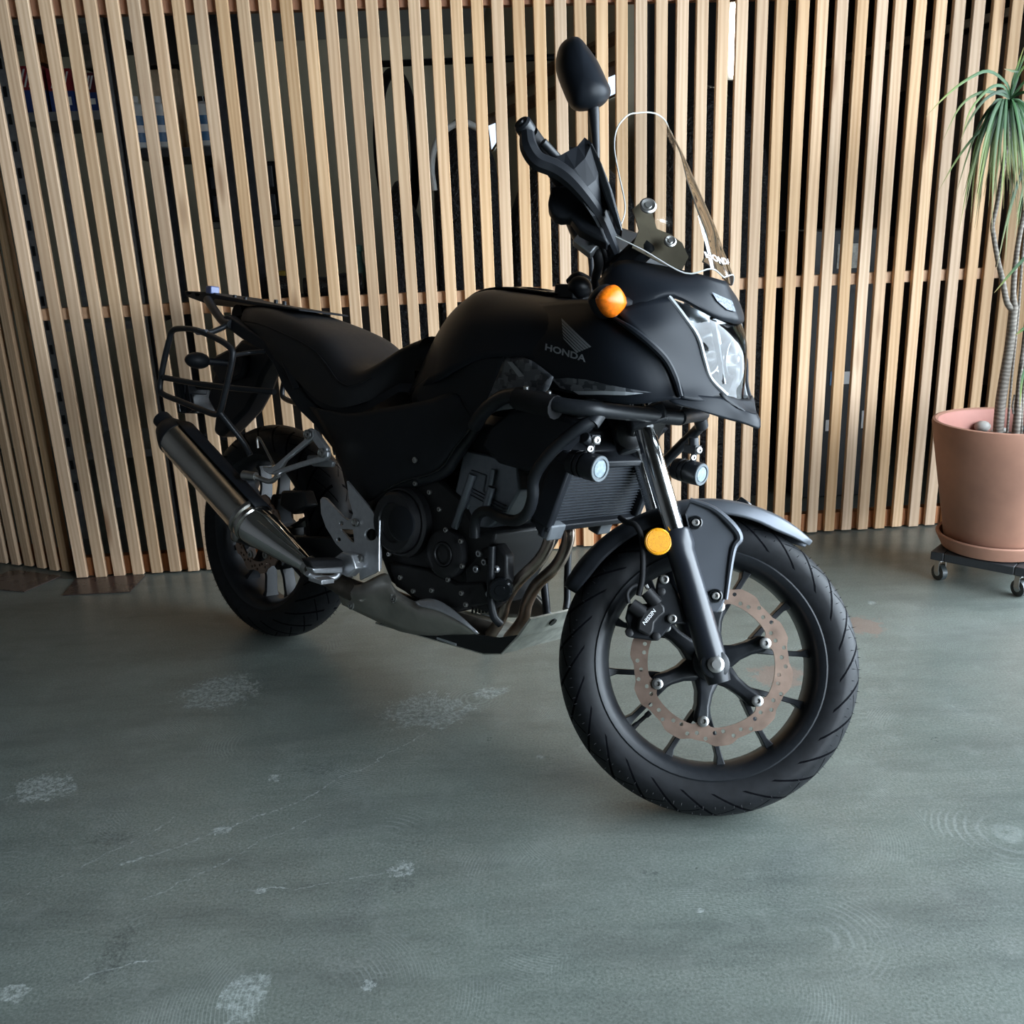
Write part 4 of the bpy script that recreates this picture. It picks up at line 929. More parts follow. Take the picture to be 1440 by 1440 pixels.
for (u, v, y, s) in ((842, 659, -.205, 1), (985, 667, .205, 2)):
    c0 = B(u, v, y); fwd = V(.93, -.10, -.05); fwd = fwd / np.linalg.norm(fwd)
    lm = part('driving_lamp', lathe([(-.070, .018), (-.068, .024), (-.050, .026), (-.050, .023), (-.044, .023), (-.044, .026), (-.036, .026), (-.036, .0235), (-.030, .0235), (-.030, .0265), (.0, .0265), (.003, .0255), (.003, .0205), (-.002, .020)], c0, fwd, 28), POWDER, label='small round driving lamp')
    obj('lamp_ring', lathe([(.002, .0255), (.0045, .0245), (.0045, .0195), (.0, .0185)], c0, fwd, 28), mat('grey_ring', (.10, .115, .125), .4, .3), lm)
    obj('lamp_lens', lathe([(0, .0185), (.004, .016), (.005, .0001)], c0, fwd, 24), LAMPW, lm)
    up_ = c0 + V(-.022, 0, .045)
    obj('lamp_bracket', Mb().add(*tube([c0 + V(-.022, 0, .022), up_], .007, 10)).add(*box(up_ + V(-.005, 0, .008), (.03, .028, .02))).add(*tube([up_ + V(0, .0, .0), B(822 if s == 1 else 975, 615, -.225 if s == 1 else .20)], .012, 10)), POWDER, lm, bevel=.002)
    obj('bracket_bolt', bolt(up_ + V(.012, -.005, .008), (.8, -.5, 0), .008, .006), STEEL, lm)
    obj('bracket_bolt', bolt(c0 + V(-.018, -.012, .036), (.8, -.5, 0), .007, .006), STEEL, lm)
# --- lower side panel and skid plate
LSP = pxpatch([[(470, 818, -.135), (505, 822, -.150), (542, 806, -.155), (553, 826, -.155), (583, 846, -.152), (606, 842, -.150), (627, 850, -.146), (651, 869, -.140), (674, 891, -.130)],
               [(475, 832, -.150), (510, 838, -.165), (545, 830, -.168), (560, 845, -.168), (588, 862, -.165), (612, 866, -.160), (632, 872, -.155), (652, 881, -.146), (668, 893, -.132)],
               [(482, 850, -.135), (515, 866, -.145), (545, 880, -.148), (565, 888, -.146), (590, 892, -.143), (615, 893, -.14), (632, 892, -.137), (648, 892, -.134), (662, 894, -.13)]], 4, 5)
for s in (0, 1):
    sp_ = part('lower_side_panel', mir(LSP) if s else LSP, SKID, solid=.004, angle=25, label='bare alloy lower side panel')
    pw = patch([[B(*p) for p in r] for r in ([(583, 846, -.158), (606, 842, -.156), (627, 850, -.152), (651, 869, -.146), (674, 891, -.134)], [(588, 852, -.168), (612, 858, -.166), (632, 866, -.160), (654, 879, -.150), (670, 892, -.136)])], 4, 3)
    obj('bright_ledge', mir(pw) if s else pw, ALU, sp_, solid=.003)
    if not s:
        for px in ((494, 851), (554, 842)): obj('panel_bolt', Mb().add(*lathe([(0, .011), (.003, .011), (.004, .009), (.002, .007)], B(*px, -.168), (0, -1, 0), 18)).add(*bolt(B(*px, -.168), (0, -1, 0), .006, .006)), STEEL, sp_)
kp = [B(528, 876, -.135), B(680, 919, -.135), B(704, 919, -.135), B(728, 895, -.135), B(746, 870, -.135)]
kq = [V(p[0], .135, p[2]) for p in kp]
v = kp + kq; n = len(kp)
skp = part('skid_plate', (v, [(i, i + 1, n + i + 1, n + i) for i in range(n - 1)]), SKIDP, solid=.005, flat=True, label='bent aluminium skid plate')
obj('side_flange', plate([(528, 876), (560, 880), (615, 888), (672, 893), (700, 897), (728, 893), (704, 919), (680, 919)], -.136, .006), GLOSS, skp)
obj('label_plate', plate([(614, 896), (641, 905), (641, 908), (614, 899)], -.1385, .002), mat('pale_label', (.30, .32, .33), .5), skp)
def slot(y0, z): pass
f0, f1 = (kp[2] + kp[3]) / 2, kp[4]
for yy in (-.04, .04): obj('skid_slot', lathe([(0, .010), (.004, .010)], V((kp[3][0] + kp[4][0]) / 2 + .003, yy, (kp[3][2] + kp[4][2]) / 2), np.cross(V(0, 1, 0), kp[4] - kp[3]), 12), GLOSS, skp)
part('lower_crash_tube', tube([B(765, 820, .10), B(768, 850, .10), B(769, 872, .10)], .010, 10), POWDER)
# --- foot rests
hp = [(487, 676), (534, 732), (534, 800), (527, 806), (506, 816), (504, 797), (490, 784), (472, 765), (458, 742), (451, 722), (450, 703), (453, 699), (458, 701), (482, 727), (489, 731), (494, 729), (496, 722), (490, 700)]
hg_ = part('heel_plate', plate(hp, -.170, .008, holes=[circ(521, 752, 8.5), [(478, 744), (496, 745), (498, 763), (494, 762)], circ(480, 736, 3, 10), circ(476, 759, 3, 10)]), ALU, bevel=.0015, label='cast aluminium heel plate')
obj('plate_rib', tube([B(534, 732, -.172), B(533, 770, -.172), B(533, 803, -.172)], .0028, 8), ALU, hg_)
for px in ((500, 735), (506, 785)): obj('plate_bolt', lathe([(0, .011), (.004, .011), (.006, .008), (.003, .005), (.003, .0001)], B(*px, -.172), (0, -1, 0), 18), STEEL, hg_)
fp = part('foot_peg', Mb().add(*prism([B(422, 784, -.30), B(470, 783, -.20), B(471, 793, -.20), B(428, 795, -.30)], (.035, .0, .0))), RUB, bevel=.004)
obj('peg_metal', prism([B(428, 796, -.30), B(471, 794, -.20), B(471, 803, -.20), B(432, 803, -.29)], (.03, 0, 0)), ALU, fp, bevel=.003)
obj('peg_hanger', plate([(468, 785), (480, 776), (494, 780), (500, 800), (488, 812), (474, 806)], -.195, .03), ALU, fp, bevel=.004)
part('brake_pedal', Mb().add(*tube([B(480, 800, -.185), B(470, 812, -.20), B(445, 812, -.24), B(432, 806, -.27)], .008, 10)).add(*box(B(452, 815, -.235), (.05, .04, .012))), ALU, bevel=.002)
pgp = part('pillion_bracket', plate([(429, 606), (434, 602), (440, 605), (441, 614), (437, 619), (400, 648), (396, 655), (388, 668), (378, 667), (370, 662), (368, 656), (372, 656), (381, 657), (387, 653), (427, 618)], -.175, .014), ALU, bevel=.003, label='cast aluminium pillion footrest bracket')
obj('lower_arm', plate([(446, 634), (453, 630), (460, 635), (460, 643), (455, 648), (420, 657), (394, 666), (386, 670), (382, 664), (390, 660), (420, 650), (448, 641)], -.177, .014), ALU, pgp, bevel=.003)
obj('front_arm', plate([(437, 605), (442, 606), (459, 630), (460, 640), (453, 642), (450, 634), (438, 618)], -.174, .014), ALU, pgp, bevel=.003)
for px in ((433, 611), (453, 637)): obj('bracket_bolt', lathe([(0, .0125), (.005, .0125), (.006, .010), (.003, .008), (.003, .004), (.007, .004), (.007, .0001)], B(*px, -.178), (0, -1, 0), 20), STEEL, pgp)
obj('hanger_tab', plate([(432, 640), (452, 640), (468, 650), (466, 657), (440, 656), (430, 650)], -.160, .012), mat('dull_alloy', (.22, .23, .24), .5, .6), pgp, bevel=.003)
obj('pillion_peg', Mb().add(*tube([B(343, 668, -.20), B(360, 670, -.19)], [.014, .012], 12)).add(*tube([B(360, 671, -.19), B(380, 677, -.18), B(392, 668, -.178)], .007, 10)), STEEL, pgp)
part('helmet_hook', tube([B(363, 630, -.15), B(362, 618, -.15), B(366, 618, -.15), B(384, 652, -.16)], .0035, 8), STEEL)
# --- swing arm, shock, chain side
for s in (-1, 1):
    part('swing_arm', prism([V(.54, s * .095, .40), V(.54, s * .095, .33), V(.20, s * .105, .285), V(-.04, s * .108, .285), V(-.05, s * .108, .335), V(.20, s * .105, .345)], (0, s * .026, 0)), POWDER, bevel=.006)
    part('axle_adjuster', lathe([(0, .02), (.012, .02), (.015, .014), (.015, .0001)], V(0, s * .134, .312), (0, s, 0), 18), STEEL)
part('swing_arm_bridge', box((.40, 0, .36), (.08, .2, .06)), POWDER, bevel=.008)
sk = part('rear_shock', tube([V(.42, 0, .40), V(.36, 0, .72)], .02, 14), POWDER)
obj('coil_spring', tube([V(.42, 0, .42) + (V(-.06, 0, .30)) * t + .034 * V(math.cos(t * 44), math.sin(t * 44), 0) for t in np.linspace(0, 1, 90)], .006, 8, smooth=False), mat('spring_red_black', (.03, .01, .01), .4), sk)
part('chain_guard', prism([V(.45, .10, .46), V(.05, .11, .41), V(.05, .11, .38), V(.45, .10, .42)], (0, .02, 0)), BLK)
part('rear_caliper', plate([(395, 690), (425, 690), (432, 712), (412, 724), (392, 712)], -.11, .04), POWDER, bevel=.006)
# side stand: reaches the ground on the left because the bike leans onto it
fo = BM.T @ (np.array([0, 0, 0.0]) - BO)
stp = V(.60, .14, .30)
w_ = BM @ V(.52, .42, 0) + BO; ft_ = BM.T @ (V(w_[0], w_[1], .012) - BO)
sd = part('side_stand', tube([stp, stp * .5 + ft_ * .5 + V(0, 0, .0), ft_], .012, 10), POWDER)
obj('stand_foot', box(ft_ + V(0, .0, -.003), (.07, .05, .012), roty(0) @ rotx(.19148)), POWDER, sd, bevel=.003)
# ------------------------------------------------------------------ potted dragon tree
PC = V(1.532, 2.835, 0)
TERRA = mat('weathered_terracotta', (.30, .145, .095), .75, var=.25, scale=5, bmp=.1)
TERRI = mat('pink_terracotta_inside', (.42, .185, .145), .7, var=.1, scale=6)
DOLM = mat('dolly_black_plastic', (.02, .021, .023), .5)
ed = V(.74, -.672, 0); en = V(.672, .74, 0)
dc = PC + V(-.002, -.002, 0)
dol = empty('plant_dolly', (dc[0], dc[1], 0), math.atan2(ed[1], ed[0]))
tag(dol, 'black slatted plant dolly on swivel casters under the terracotta saucer', 'plant dolly')
HS = .1425
for sx in (-1, 1):
    obj('frame_bar', box((sx * (HS - .02), 0, .085), (.04, HS * 2, .028)), DOLM, dol, bevel=.003); obj('frame_bar', box((0, sx * (HS - .02), .085), (HS * 2 - .08, .04, .028)), DOLM, dol, bevel=.003)
for k in range(5): obj('slat', box((-.084 + .042 * k, 0, .088), (.024, HS * 2 - .08, .016)), DOLM, dol, bevel=.002)
for sx in (-1, 1):
    for sy in (-1, 1):
        c = V(sx * (HS - .025), sy * (HS - .025), .026)
        w = obj('caster', lathe([(-.010, .020), (-.009, .026), (.009, .026), (.010, .020)], c, (.5, .86, 0), 20), mat('caster_tyre', (.03, .035, .035), .4), dol)
        obj('caster_hub', lathe([(-.0115, .011), (.0115, .011)], c, (.5, .866, 0), 14), mat('clear_grey_hub', (.35, .38, .38), .3), w)
        ca_ = V(.5, .866, 0); CRm = np.stack([V(.866, -.5, 0), ca_, V(0, 0, 1)], 1)
        obj('caster_fork', Mb().add(*box(c + ca_ * .0135 + V(0, 0, .022), (.020, .002, .040), CRm)).add(*box(c - ca_ * .0135 + V(0, 0, .022), (.020, .002, .040), CRm)).add(*box(c + V(0, 0, .042), (.030, .030, .004), CRm)), STEEL, w, bevel=.001)
sau = obj('pot_saucer', lathe([(0, .140), (.004, .152), (.042, .171), (.047, .172), (.051, .169), (.049, .161), (.016, .150), (.014, .0001)], PC + V(0, 0, .100), (0, 0, 1), 64), TERRA)
tag(sau, 'round terracotta saucer resting on the black dolly', 'saucer')
ZP = .116
pot = empty('terracotta_pot', (PC[0], PC[1], ZP)); tag(pot, 'large terracotta flower pot holding the dragon tree', 'flower pot')
obj('pot_wall', lathe([(0, .110), (0, .141), (.004, .145), (.35, .207), (.388, .213), (.396, .211), (.398, .203), (.394, .197), (.36, .190), (.30, .180)], (0, 0, 0), (0, 0, 1), 72, False), TERRA, pot)
obj('pot_lip', lathe([(.393, .2005), (.388, .1955), (.352, .1885), (.30, .1785), (.30, .1745), (.352, .1845), (.388, .1915), (.393, .1955)], (0, 0, 0), (0, 0, 1), 72, False), TERRI, pot)
obj('soil', lathe([(.315, .180), (.325, .172), (.332, .0001)], (0, 0, 0), (0, 0, 1), 40), mat('dark_potting_soil', (.03, .028, .026), .9, var=.5, scale=80, bmp=.6, dist=.01), pot)
PEB = [mat('pebble_grey', (.34, .32, .29), .6, var=.2), mat('pebble_dark', (.10, .11, .12), .5, var=.2)]
rp = random.Random(5)
pebs = [(1381, 604, .026), (1394, 601, .016), (1397, 609, .011), (1350, 603, .010), (1411, 607, .012), (1440, 605, .014), (1420, 600, .012), (1432, 611, .010)]
for i, (u, v, r) in enumerate(pebs):
    p = ground(u, v, ZP + .332); o = obj('pebble', ellipsoid((p[0], p[1], ZP + .332 + r * .4), (r, r * .85, r * .7), 12, 8), PEB[i % 2])
    tag(o, 'large grey pebble on the soil in the terracotta pot' if i == 0 else 'small pebble lying on the soil in the terracotta pot', 'pebble', None if i == 0 else 'small pebbles in the pot')
    if i == 0: pass
plant = empty('dragon_tree', (PC[0], PC[1], ZP + .332)); tag(plant, 'dragon tree with bare ringed stems and drooping thin green leaves', 'plant')
po = V(PC[0], PC[1], ZP + .332)
def bark():
    m, t, b = nt('ringed_bark'); co = coord(t); s = t.nodes.new('ShaderNodeTexWave'); s.bands_direction = 'Z'; s.inputs['Scale'].default_value = 26; s.inputs['Distortion'].default_value = 5; s.inputs['Detail'].default_value = 3
    t.links.new(co, s.inputs[0]); c = ramp(t, s.outputs['Fac'], [(.2, (.115, .095, .078)), (.6, (.155, .13, .105)), (.9, (.19, .165, .135))])
    t.links.new(c, b.inputs['Base Color']); b.inputs['Roughness'].default_value = .8; bump(t, b, s.outputs['Fac'], .4, .002); return m
BARK = bark()
def leaf_mat():
    m, t, b = nt('dragon_tree_leaf'); co = coord(t); oi = t.nodes.new('ShaderNodeObjectInfo'); uv = coord(t, 'UV'); s = t.nodes.new('ShaderNodeSeparateXYZ'); t.links.new(uv, s.inputs[0])
    c = ramp(t, s.outputs[1], [(0, (.018, .052, .020)), (.5, (.026, .068, .020)), (.8, (.10, .13, .022)), (1, (.20, .14, .05))])
    h = t.nodes.new('ShaderNodeHueSaturation'); t.links.new(c, h.inputs['Color']); t.links.new(mth(t, 'MULTIPLY_ADD', oi.outputs['Random'], .7, .55), h.inputs['Value'])
    t.links.new(h.outputs[0], b.inputs['Base Color']); b.inputs['Roughness'].default_value = .5; b.inputs['Specular IOR Level'].default_value = .25; return m
LEAF = leaf_mat()
PY = 2.83
def pp(u, v, dy=0.0): return at_y(u, v, PY + dy) - po
stem = obj('stem', tube([pp(1403, 612), pp(1408, 560), pp(1419, 490), pp(1425, 440), pp(1427, 430)], [.015, .0155, .0135, .0115, .011], 12), BARK, plant)
obj('stem', tube([pp(1426, 438), pp(1416, 425), pp(1410, 395), pp(1403, 365), pp(1397, 330), pp(1396, 315), pp(1401, 292), pp(1408, 250), pp(1416, 200), pp(1420, 142)], [.009, .0085, .008, .007, .0065, .006, .006, .006, .007, .008], 10), BARK, plant)
obj('stem', tube([pp(1427, 432), pp(1425, 410), pp(1428, 370), pp(1433, 335), pp(1442, 290), pp(1452, 240)], [.009, .008, .0075, .007, .007, .007], 10), BARK, plant)
obj('stem', tube([pp(1416, 612, .05), pp(1422, 540, .05), pp(1432, 440, .05), pp(1438, 360, .05), pp(1450, 250, .05)], .004, 8), BARK, plant)
obj('stem', tube([pp(1428, 612, -.02), pp(1431, 580, -.02), pp(1434, 530, -.02), pp(1442, 470, -.02)], [.012, .011, .007, .006], 10), BARK, plant)
obj('stem', tube([pp(1425, 582, -.02), pp(1424, 570, -.02), pp(1427, 555, -.02)], .003, 6), BARK, plant)
obj('stem', tube([pp(1436, 612, .02), pp(1438, 560, .02), pp(1450, 480, .02)], .005, 8), BARK, plant)
def leaf(pts, w):
    path = cat(pts, 4); n = len(path); v, f, uv = [], [], []
    for i, p in enumerate(path):
        t = i / (n - 1); a = path[max(0, i - 1)]; b = path[min(n - 1, i + 1)]; d = b - a; d /= np.linalg.norm(d) + 1e-9
        s = np.cross(d, V(.25, -1, .2)); s /= np.linalg.norm(s) + 1e-9; nn = np.cross(s, d)
        ww = w * min(1, .55 + 2.2 * t) * (1 - t ** 3.0) + .0004
        v += [p - s * ww, p + nn * ww * .35, p + s * ww]
    for i in range(n - 1):
        for j in range(2): f.append((i * 3 + j, i * 3 + j + 1, i * 3 + j + 4, i * 3 + j + 3)); uv += [i / (n - 1), i / (n - 1), (i + 1) / (n - 1), (i + 1) / (n - 1)]
    me = bpy.data.meshes.new('leaf'); me.from_pydata([tuple(map(float, p)) for p in v], [], f); ul = me.uv_layers.new(name='UVMap')
    for k, t in enumerate(uv): ul.data[k].uv = (.5, t)
    me.shade_smooth(); me.materials.append(LEAF); o = bpy.data.objects.new('leaf', me); col.objects.link(o); o.parent = plant
# hand-placed long leaves, then the drooping tuft
C0 = (1421, 140)
for pts in ([C0, (1416, 118), (1390, 100), (1360, 112), (1330, 135), (1302, 164)], [C0, (1412, 122), (1392, 124), (1365, 155), (1352, 195)], [C0, (1408, 132), (1380, 130), (1350, 150), (1325, 200)],
            [C0, (1410, 128), (1385, 140), (1362, 172), (1350, 200)], [C0, (1424, 115), (1432, 90), (1440, 66)], [C0, (1428, 110), (1440, 80), (1450, 55)], [C0, (1426, 120), (1438, 96), (1462, 70)],
            [C0, (1430, 128), (1446, 112), (1470, 120)], [C0, (1432, 132), (1450, 132), (1478, 160)], [C0, (1400, 165), (1372, 190), (1345, 225), (1320, 268)], [C0, (1432, 104), (1424, 100), (1412, 97)]):
    leaf([pp(u, v, -.02 * i) for i, (u, v) in enumerate(pts)], .0042)
rl = random.Random(11)
def tuft(c, n, spread, lmin, lmax, dyr):
    for k in range(n):
        a = rl.uniform(-1, 1); L = rl.uniform(lmin, lmax); x = c[0] + a * spread; dy = rl.uniform(-dyr, dyr)
        top = 6 + rl.uniform(0, 10)
        pts = [c, (c[0] + a * spread * .28, c[1] - top * .3 + 6), (c[0] + a * spread * .55, c[1] + L * .22), (c[0] + a * spread * .8, c[1] + L * .55), (x + rl.uniform(-6, 6), c[1] + L)]
        leaf([pp(u, v, dy * i / 4) for i, (u, v) in enumerate(pts)], rl.uniform(.0034, .0058))
tuft((1418, 142), 46, 72, 110, 185, .22)
tuft((1416, 150), 24, 46, 80, 150, .16)
tuft((1425, 145), 16, 60, 90, 180, .2)
tuft((1455, 235), 16, 55, 70, 150, .15)
for pts in ([(1455, 350), (1436, 368), (1418, 388), (1398, 412)], [(1452, 455), (1440, 462), (1427, 472)], [(1450, 500), (1438, 530), (1434, 575)]):
    leaf([pp(u, v, -.04) for u, v in pts], .005)

# ------------------------------------------------------------------ store room behind the partition
xc, xd = float(at_y(682, 200, 5.45)[0]), float(at_y(872, 100, 4.35)[0])
struct('wall_back', Mb().add(*box(((XL + xc) / 2, 5.51, ZC / 2), (xc - XL, .12, ZC))), CREAM)
q0, q1 = V(xc, 5.45, 0), V(xd, 4.35, 0); qd = (q1 - q0) / np.linalg.norm(q1 - q0); qn = V(qd[1], -qd[0], 0) * (1 if qd[1] < 0 else -1)
if qn[1] > 0: qn = -qn
def on_plane(u, v, p0, n):
    o, d = ray(u, v); return o + d * (((p0 - o) @ n) / (d @ n))
struct('wall_store_side', prism([q0, q1, q1 + V(0, 0, ZC), q0 + V(0, 0, ZC)], -qn * .10), CREAM)
struct('wall_store_back', Mb().add(*box(((xd + XR) / 2 + .1, 6.6, ZC / 2), (XR - xd + .4, .12, ZC))).add(*box((xd + .08, 5.5, ZC / 2), (.10, 2.2, ZC))), PLAST)
SOFF = mat('soffit_grey', (.42, .41, .38), .8, var=.05, scale=3)
zs = float(at_y(400, 58, 5.45)[2])
struct('trim_1', prism([V(-3.4, 5.44, zs), V(xc, 5.44, zs), V(xc + .25, 4.2, zs + .55), V(-3.4, 4.2, zs + .55)], (0, 0, .03)), SOFF)
WINL = emit('window_daylight', (.62, .78, 1.0), 1.6)
WFRM = wood_mat('window_frame_wood', [(.22, .12, .06), (.30, .17, .09), (.36, .22, .12)], knots=False)
i_ = 2
for a, b2 in (((706, 130), (872, 50)), ((684, 170), (872, 92))):
    p, q = on_plane(*a, q0 + qn * .02, qn), on_plane(*b2, q0 + qn * .02, qn)
    struct('trim_%d' % i_, tube([p, q], .028, 4, smooth=False), WFRM); i_ += 1
i_ = 1
for quad in ([(686, 166), (698, 163), (700, 200), (692, 212)], [(844, 108), (868, 98), (868, 132), (846, 142)]):
    g = [on_plane(*p, q0 + qn * .012, qn) for p in quad]
    w = struct('window_%d' % i_, prism(g, qn * .004), WINL); i_ += 1
    obj('window_frame', tube(g + [g[0]], .008, 4, smooth=False), WFRM, w)
# lamps
TUBEM = emit('fluorescent_tube', (1.0, .95, .82), 25.0)
def tube_lamp(a, b, lb, r=.016, group=None):
    root = empty('tube_lamp', tuple((a + b) / 2)); c = (a + b) / 2
    obj('tube', tube([a - c, b - c], r, 12), TUBEM, root); d = (b - a) / np.linalg.norm(b - a)
    back = V(0, .03, .0) if abs(d[2]) > .5 else V(0, 0, .045)
    obj('batten', box(back, tuple(np.abs(b - a) + .05 + 0 * a)), mat('white_enamel', (.7, .7, .68), .4), root)
    tag(root, lb, 'lamp'); return root
la, lb_ = on_fence(1031, 6, 1.6), on_fence(1031, 104, 1.6); la = V(lb_[0], lb_[1], la[2])
tube_lamp(la, lb_, 'upright white fluorescent tube in the dark store room', .013)
# shelving
STEELG = mat('galvanised_grey', (.30, .31, .32), .5, .5, var=.2); STEELD = mat('dark_shelf_steel', (.06, .065, .075), .45, .4, var=.2)
def fpt(s, off, z): return V(0, FD, 0) + FT * s + FN * off + V(0, 0, z)
def fence_s(u, v, off): p = on_fence(u, v, off) - V(0, FD, 0); return float(p @ FT), float(p[2])
RF = np.stack([FT, FN, V(0, 0, 1)], 1)
def fbox(s0, s1, o0_, o1_, z0, z1): return box(fpt((s0 + s1) / 2, (o0_ + o1_) / 2, (z0 + z1) / 2), (s1 - s0, o1_ - o0_, z1 - z0), RF)
def rack(name, s0, s1, o0_, o1_, zs_, m, lb, zback, perf=False):
    r = empty(name, tuple(fpt((s0 + s1) / 2, (o0_ + o1_) / 2, 0)), 0); base = fpt((s0 + s1) / 2, (o0_ + o1_) / 2, 0)
    def ob(n, vf): return obj(n, ([p - base for p in vf[0]], vf[1]), m, r, flat=True)
    for s in (s0, s1):
        for o_ in (o0_, o1_):
            ps = ob('post', fbox(s - .018, s + .018, o_ - .018, o_ + .018, 0, 2.35))
            if perf and o_ == o0_:
                for k in range(22):
                    hb_ = fbox(s - .006, s + .006, o_ - .0195, o_ - .017, .2 + k * .09, .235 + k * .09)
                    obj('slot', ([p - base for p in hb_[0]], hb_[1]), GLOSS, ps, flat=True)
    for z in zs_: ob('shelf_board', fbox(s0, s1, o0_, o1_, z - .03, z))
    tag(r, lb, 'shelf'); return r
sL, zA = fence_s(80, 157, .5); s1_, _ = fence_s(14, 150, .5); s2_, _ = fence_s(158, 150, .5)
s3_, zB = fence_s(240, 208, .5); s4_, _ = fence_s(310, 200, .5); zTop = fence_s(80, 34, .5)[1]
rack('storage_rack', s1_, s2_, .5, .95, [.35, .85, zA, zTop], STEELG, 'grey slotted steel storage rack holding red and blue cartons', 2.3, True)
s5_, _ = fence_s(236, 60, .5)
rack('storage_rack', s2_ + .045, s4_ + .02, .5, .93, [.4, .9, zB, zTop + .25], STEELD, 'dark steel storage rack holding the white jugs', 2.3)
CARD = mat('brown_cardboard', (.38, .22, .11), .8, var=.1, scale=12); REDC = mat('red_carton', (.30, .02, .03), .5); BLUC = mat('blue_carton', (.03, .06, .22), .5); BEIG = mat('beige_carton', (.62, .48, .32), .7)
def px_box(u0, v0, u1, v1, off, dep):
    a, b = on_fence(u0, v1, off), on_fence(u1, v0, off); sa, sb = float((a - V(0, FD, 0)) @ FT), float((b - V(0, FD, 0)) @ FT); return sa, sb, off, off + dep, float(a[2]), float(b[2])
def carton(u0, u1, top, lb, m=REDC):
    s0, s1, o_, o2, z0, z1 = px_box(u0, top, u1, 155, .53, .18); z0 = zA + .004
    r = empty('carton', tuple(fpt((s0 + s1) / 2, (o_ + o2) / 2, z0))); base = fpt((s0 + s1) / 2, (o_ + o2) / 2, z0)
    def ob(n, vf, mm_): return obj(n, ([p - base for p in vf[0]], vf[1]), mm_, r, flat=True)
    zm = z0 + (z1 - z0) * .48
    ob('lower_half', fbox(s0, s1, o_, o2, z0, zm), BLUC); ob('upper_half', fbox(s0, s1, o_, o2, zm, z1), m)
    ob('white_panel', fbox(s0 + (s1 - s0) * .55, s0 + (s1 - s0) * .9, o_ - .002, o_, z0 + .02, zm - .02), WHITEP)
    for k in range(4):
        x = s0 + (s1 - s0) * (.12 + .17 * k); ln = (s1 - s0) * .24; p = prism([fpt(x, o_ - .002, zm + .01), fpt(x + .006, o_ - .002, zm + .01), fpt(x + ln + .006, o_ - .002, z1 - .01), fpt(x + ln, o_ - .002, z1 - .01)], FN * .002)
        ob('white_stroke', p, WHITEP)
    tag(r, lb, 'carton')
carton(28, 57, 92, 'red and blue printed carton on the rack, next to the slotted post')
carton(73, 97, 96, 'red and blue printed carton standing between two others on the rack')
carton(113, 131, 102, 'dark red and blue carton beside the tan box on the rack', mat('maroon_carton', (.12, .02, .03), .5))
def simple_box(name, u0, v0, u1, v1, off, dep, m, lb, cat_, z0=None):
    s0, s1, o_, o2, za, zb_ = px_box(u0, v0, u1, v1, off, dep); za = z0 if z0 is not None else za
    b = fpt((s0 + s1) / 2, (o_ + o2) / 2, za); vf = fbox(s0, s1, o_, o2, za, zb_)
    o = obj(name, ([p - b for p in vf[0]], vf[1]), m, bevel=.004, flat=True); o.location = tuple(b); tag(o, lb, cat_); return o, (s0, s1, o_, o2, za, zb_)
def sbox(name, s0, s1, o_, dep, z0, z1, m, lb, cat_):
    b = fpt((s0 + s1) / 2, o_ + dep / 2, z0); vf = fbox(s0, s1, o_, o_ + dep, z0, z1)
    o = obj(name, ([p - b for p in vf[0]], vf[1]), m, bevel=.004, flat=True); o.location = tuple(b); tag(o, lb, cat_); return o
def stack(u0, u1, v0, zlow, m, lb):
    s0, s1 = fence_s(u0, v0, .55)[0], fence_s(u1, v0, .55)[0]; z1 = fence_s(u0, v0, .55)[1]; sbox('cardboard_box', s0, s1, .55, .15, zlow, z1, m, lb, 'box')
zc1 = fence_s(45, 92, .53)[1]; zc3 = fence_s(120, 102, .53)[1]
stack(31, 57, 60, zc1 + .012, mat('orange_cardboard', (.42, .17, .06), .7), 'orange brown box stacked on the red and blue cartons')
stack(111, 132, 62, zc3 + .016, mat('taupe_wrap', (.22, .19, .16), .6, var=.4), 'taupe wrapped box stacked on the dark red carton')
simple_box('cardboard_box', 143, 78, 153, 155, .53, .15, CARD, 'narrow tan cardboard box at the end of the rack shelf', 'box', zA + .004)
sbox('cardboard_box', s2_ + .08, s2_ + .20, .68, .2, zB + .003, fence_s(190, 98, .68)[1], BEIG, 'beige cardboard box behind the jugs', 'box')
sbox('speaker_box', s2_ + .08, s2_ + .22, .66, .2, fence_s(190, 96, .66)[1] + .01, fence_s(190, 20, .66)[1], mat('brown_black_laminate', (.035, .03, .028), .5), 'brown black box stacked on the beige cardboard box', 'box')
# jugs
JW = mat('white_jug_plastic', (.62, .63, .62), .45, var=.05); JB = mat('jug_blue_label', (.05, .15, .30), .4, var=.3, scale=30)
for i, (u, lb) in enumerate(((192, 'white jug with blue label nearest the cardboard boxes'), (224, 'white jug with blue label beside the dark steel post'), (288, 'dark capped jug with blue label at the end of the shelf'))):
    s, _ = fence_s(u, 170, .56); zt = fence_s(u, 137, .56)[1]; Hh = zt - zB
    j = empty('jug', tuple(fpt(s, .56, zB + .003))); tag(j, lb, 'jug')
    obj('bottle', lathe([(0, .030), (.004, .036), (Hh * .72, .036), (Hh * .84, .028), (Hh * .88, .014), (Hh * .92, .014)], (0, 0, 0), (0, 0, 1), 24), JW, j)
    obj('cap', lathe([(Hh * .90, .016), (Hh, .016)], (0, 0, 0), (0, 0, 1), 18), JW if i < 2 else GLOSS, j)
    obj('paper_label', lathe([(Hh * .12, .0366), (Hh * .62, .0366), (Hh * .62, .035), (Hh * .12, .035)], (0, 0, 0), (0, 0, 1), 24), JB, j)
    obj('label_stripe', lathe([(Hh * .3, .0372), (Hh * .44, .0372), (Hh * .44, .0355), (Hh * .3, .0355)], (0, 0, 0), (0, 0, 1), 24), WHITEP, j)
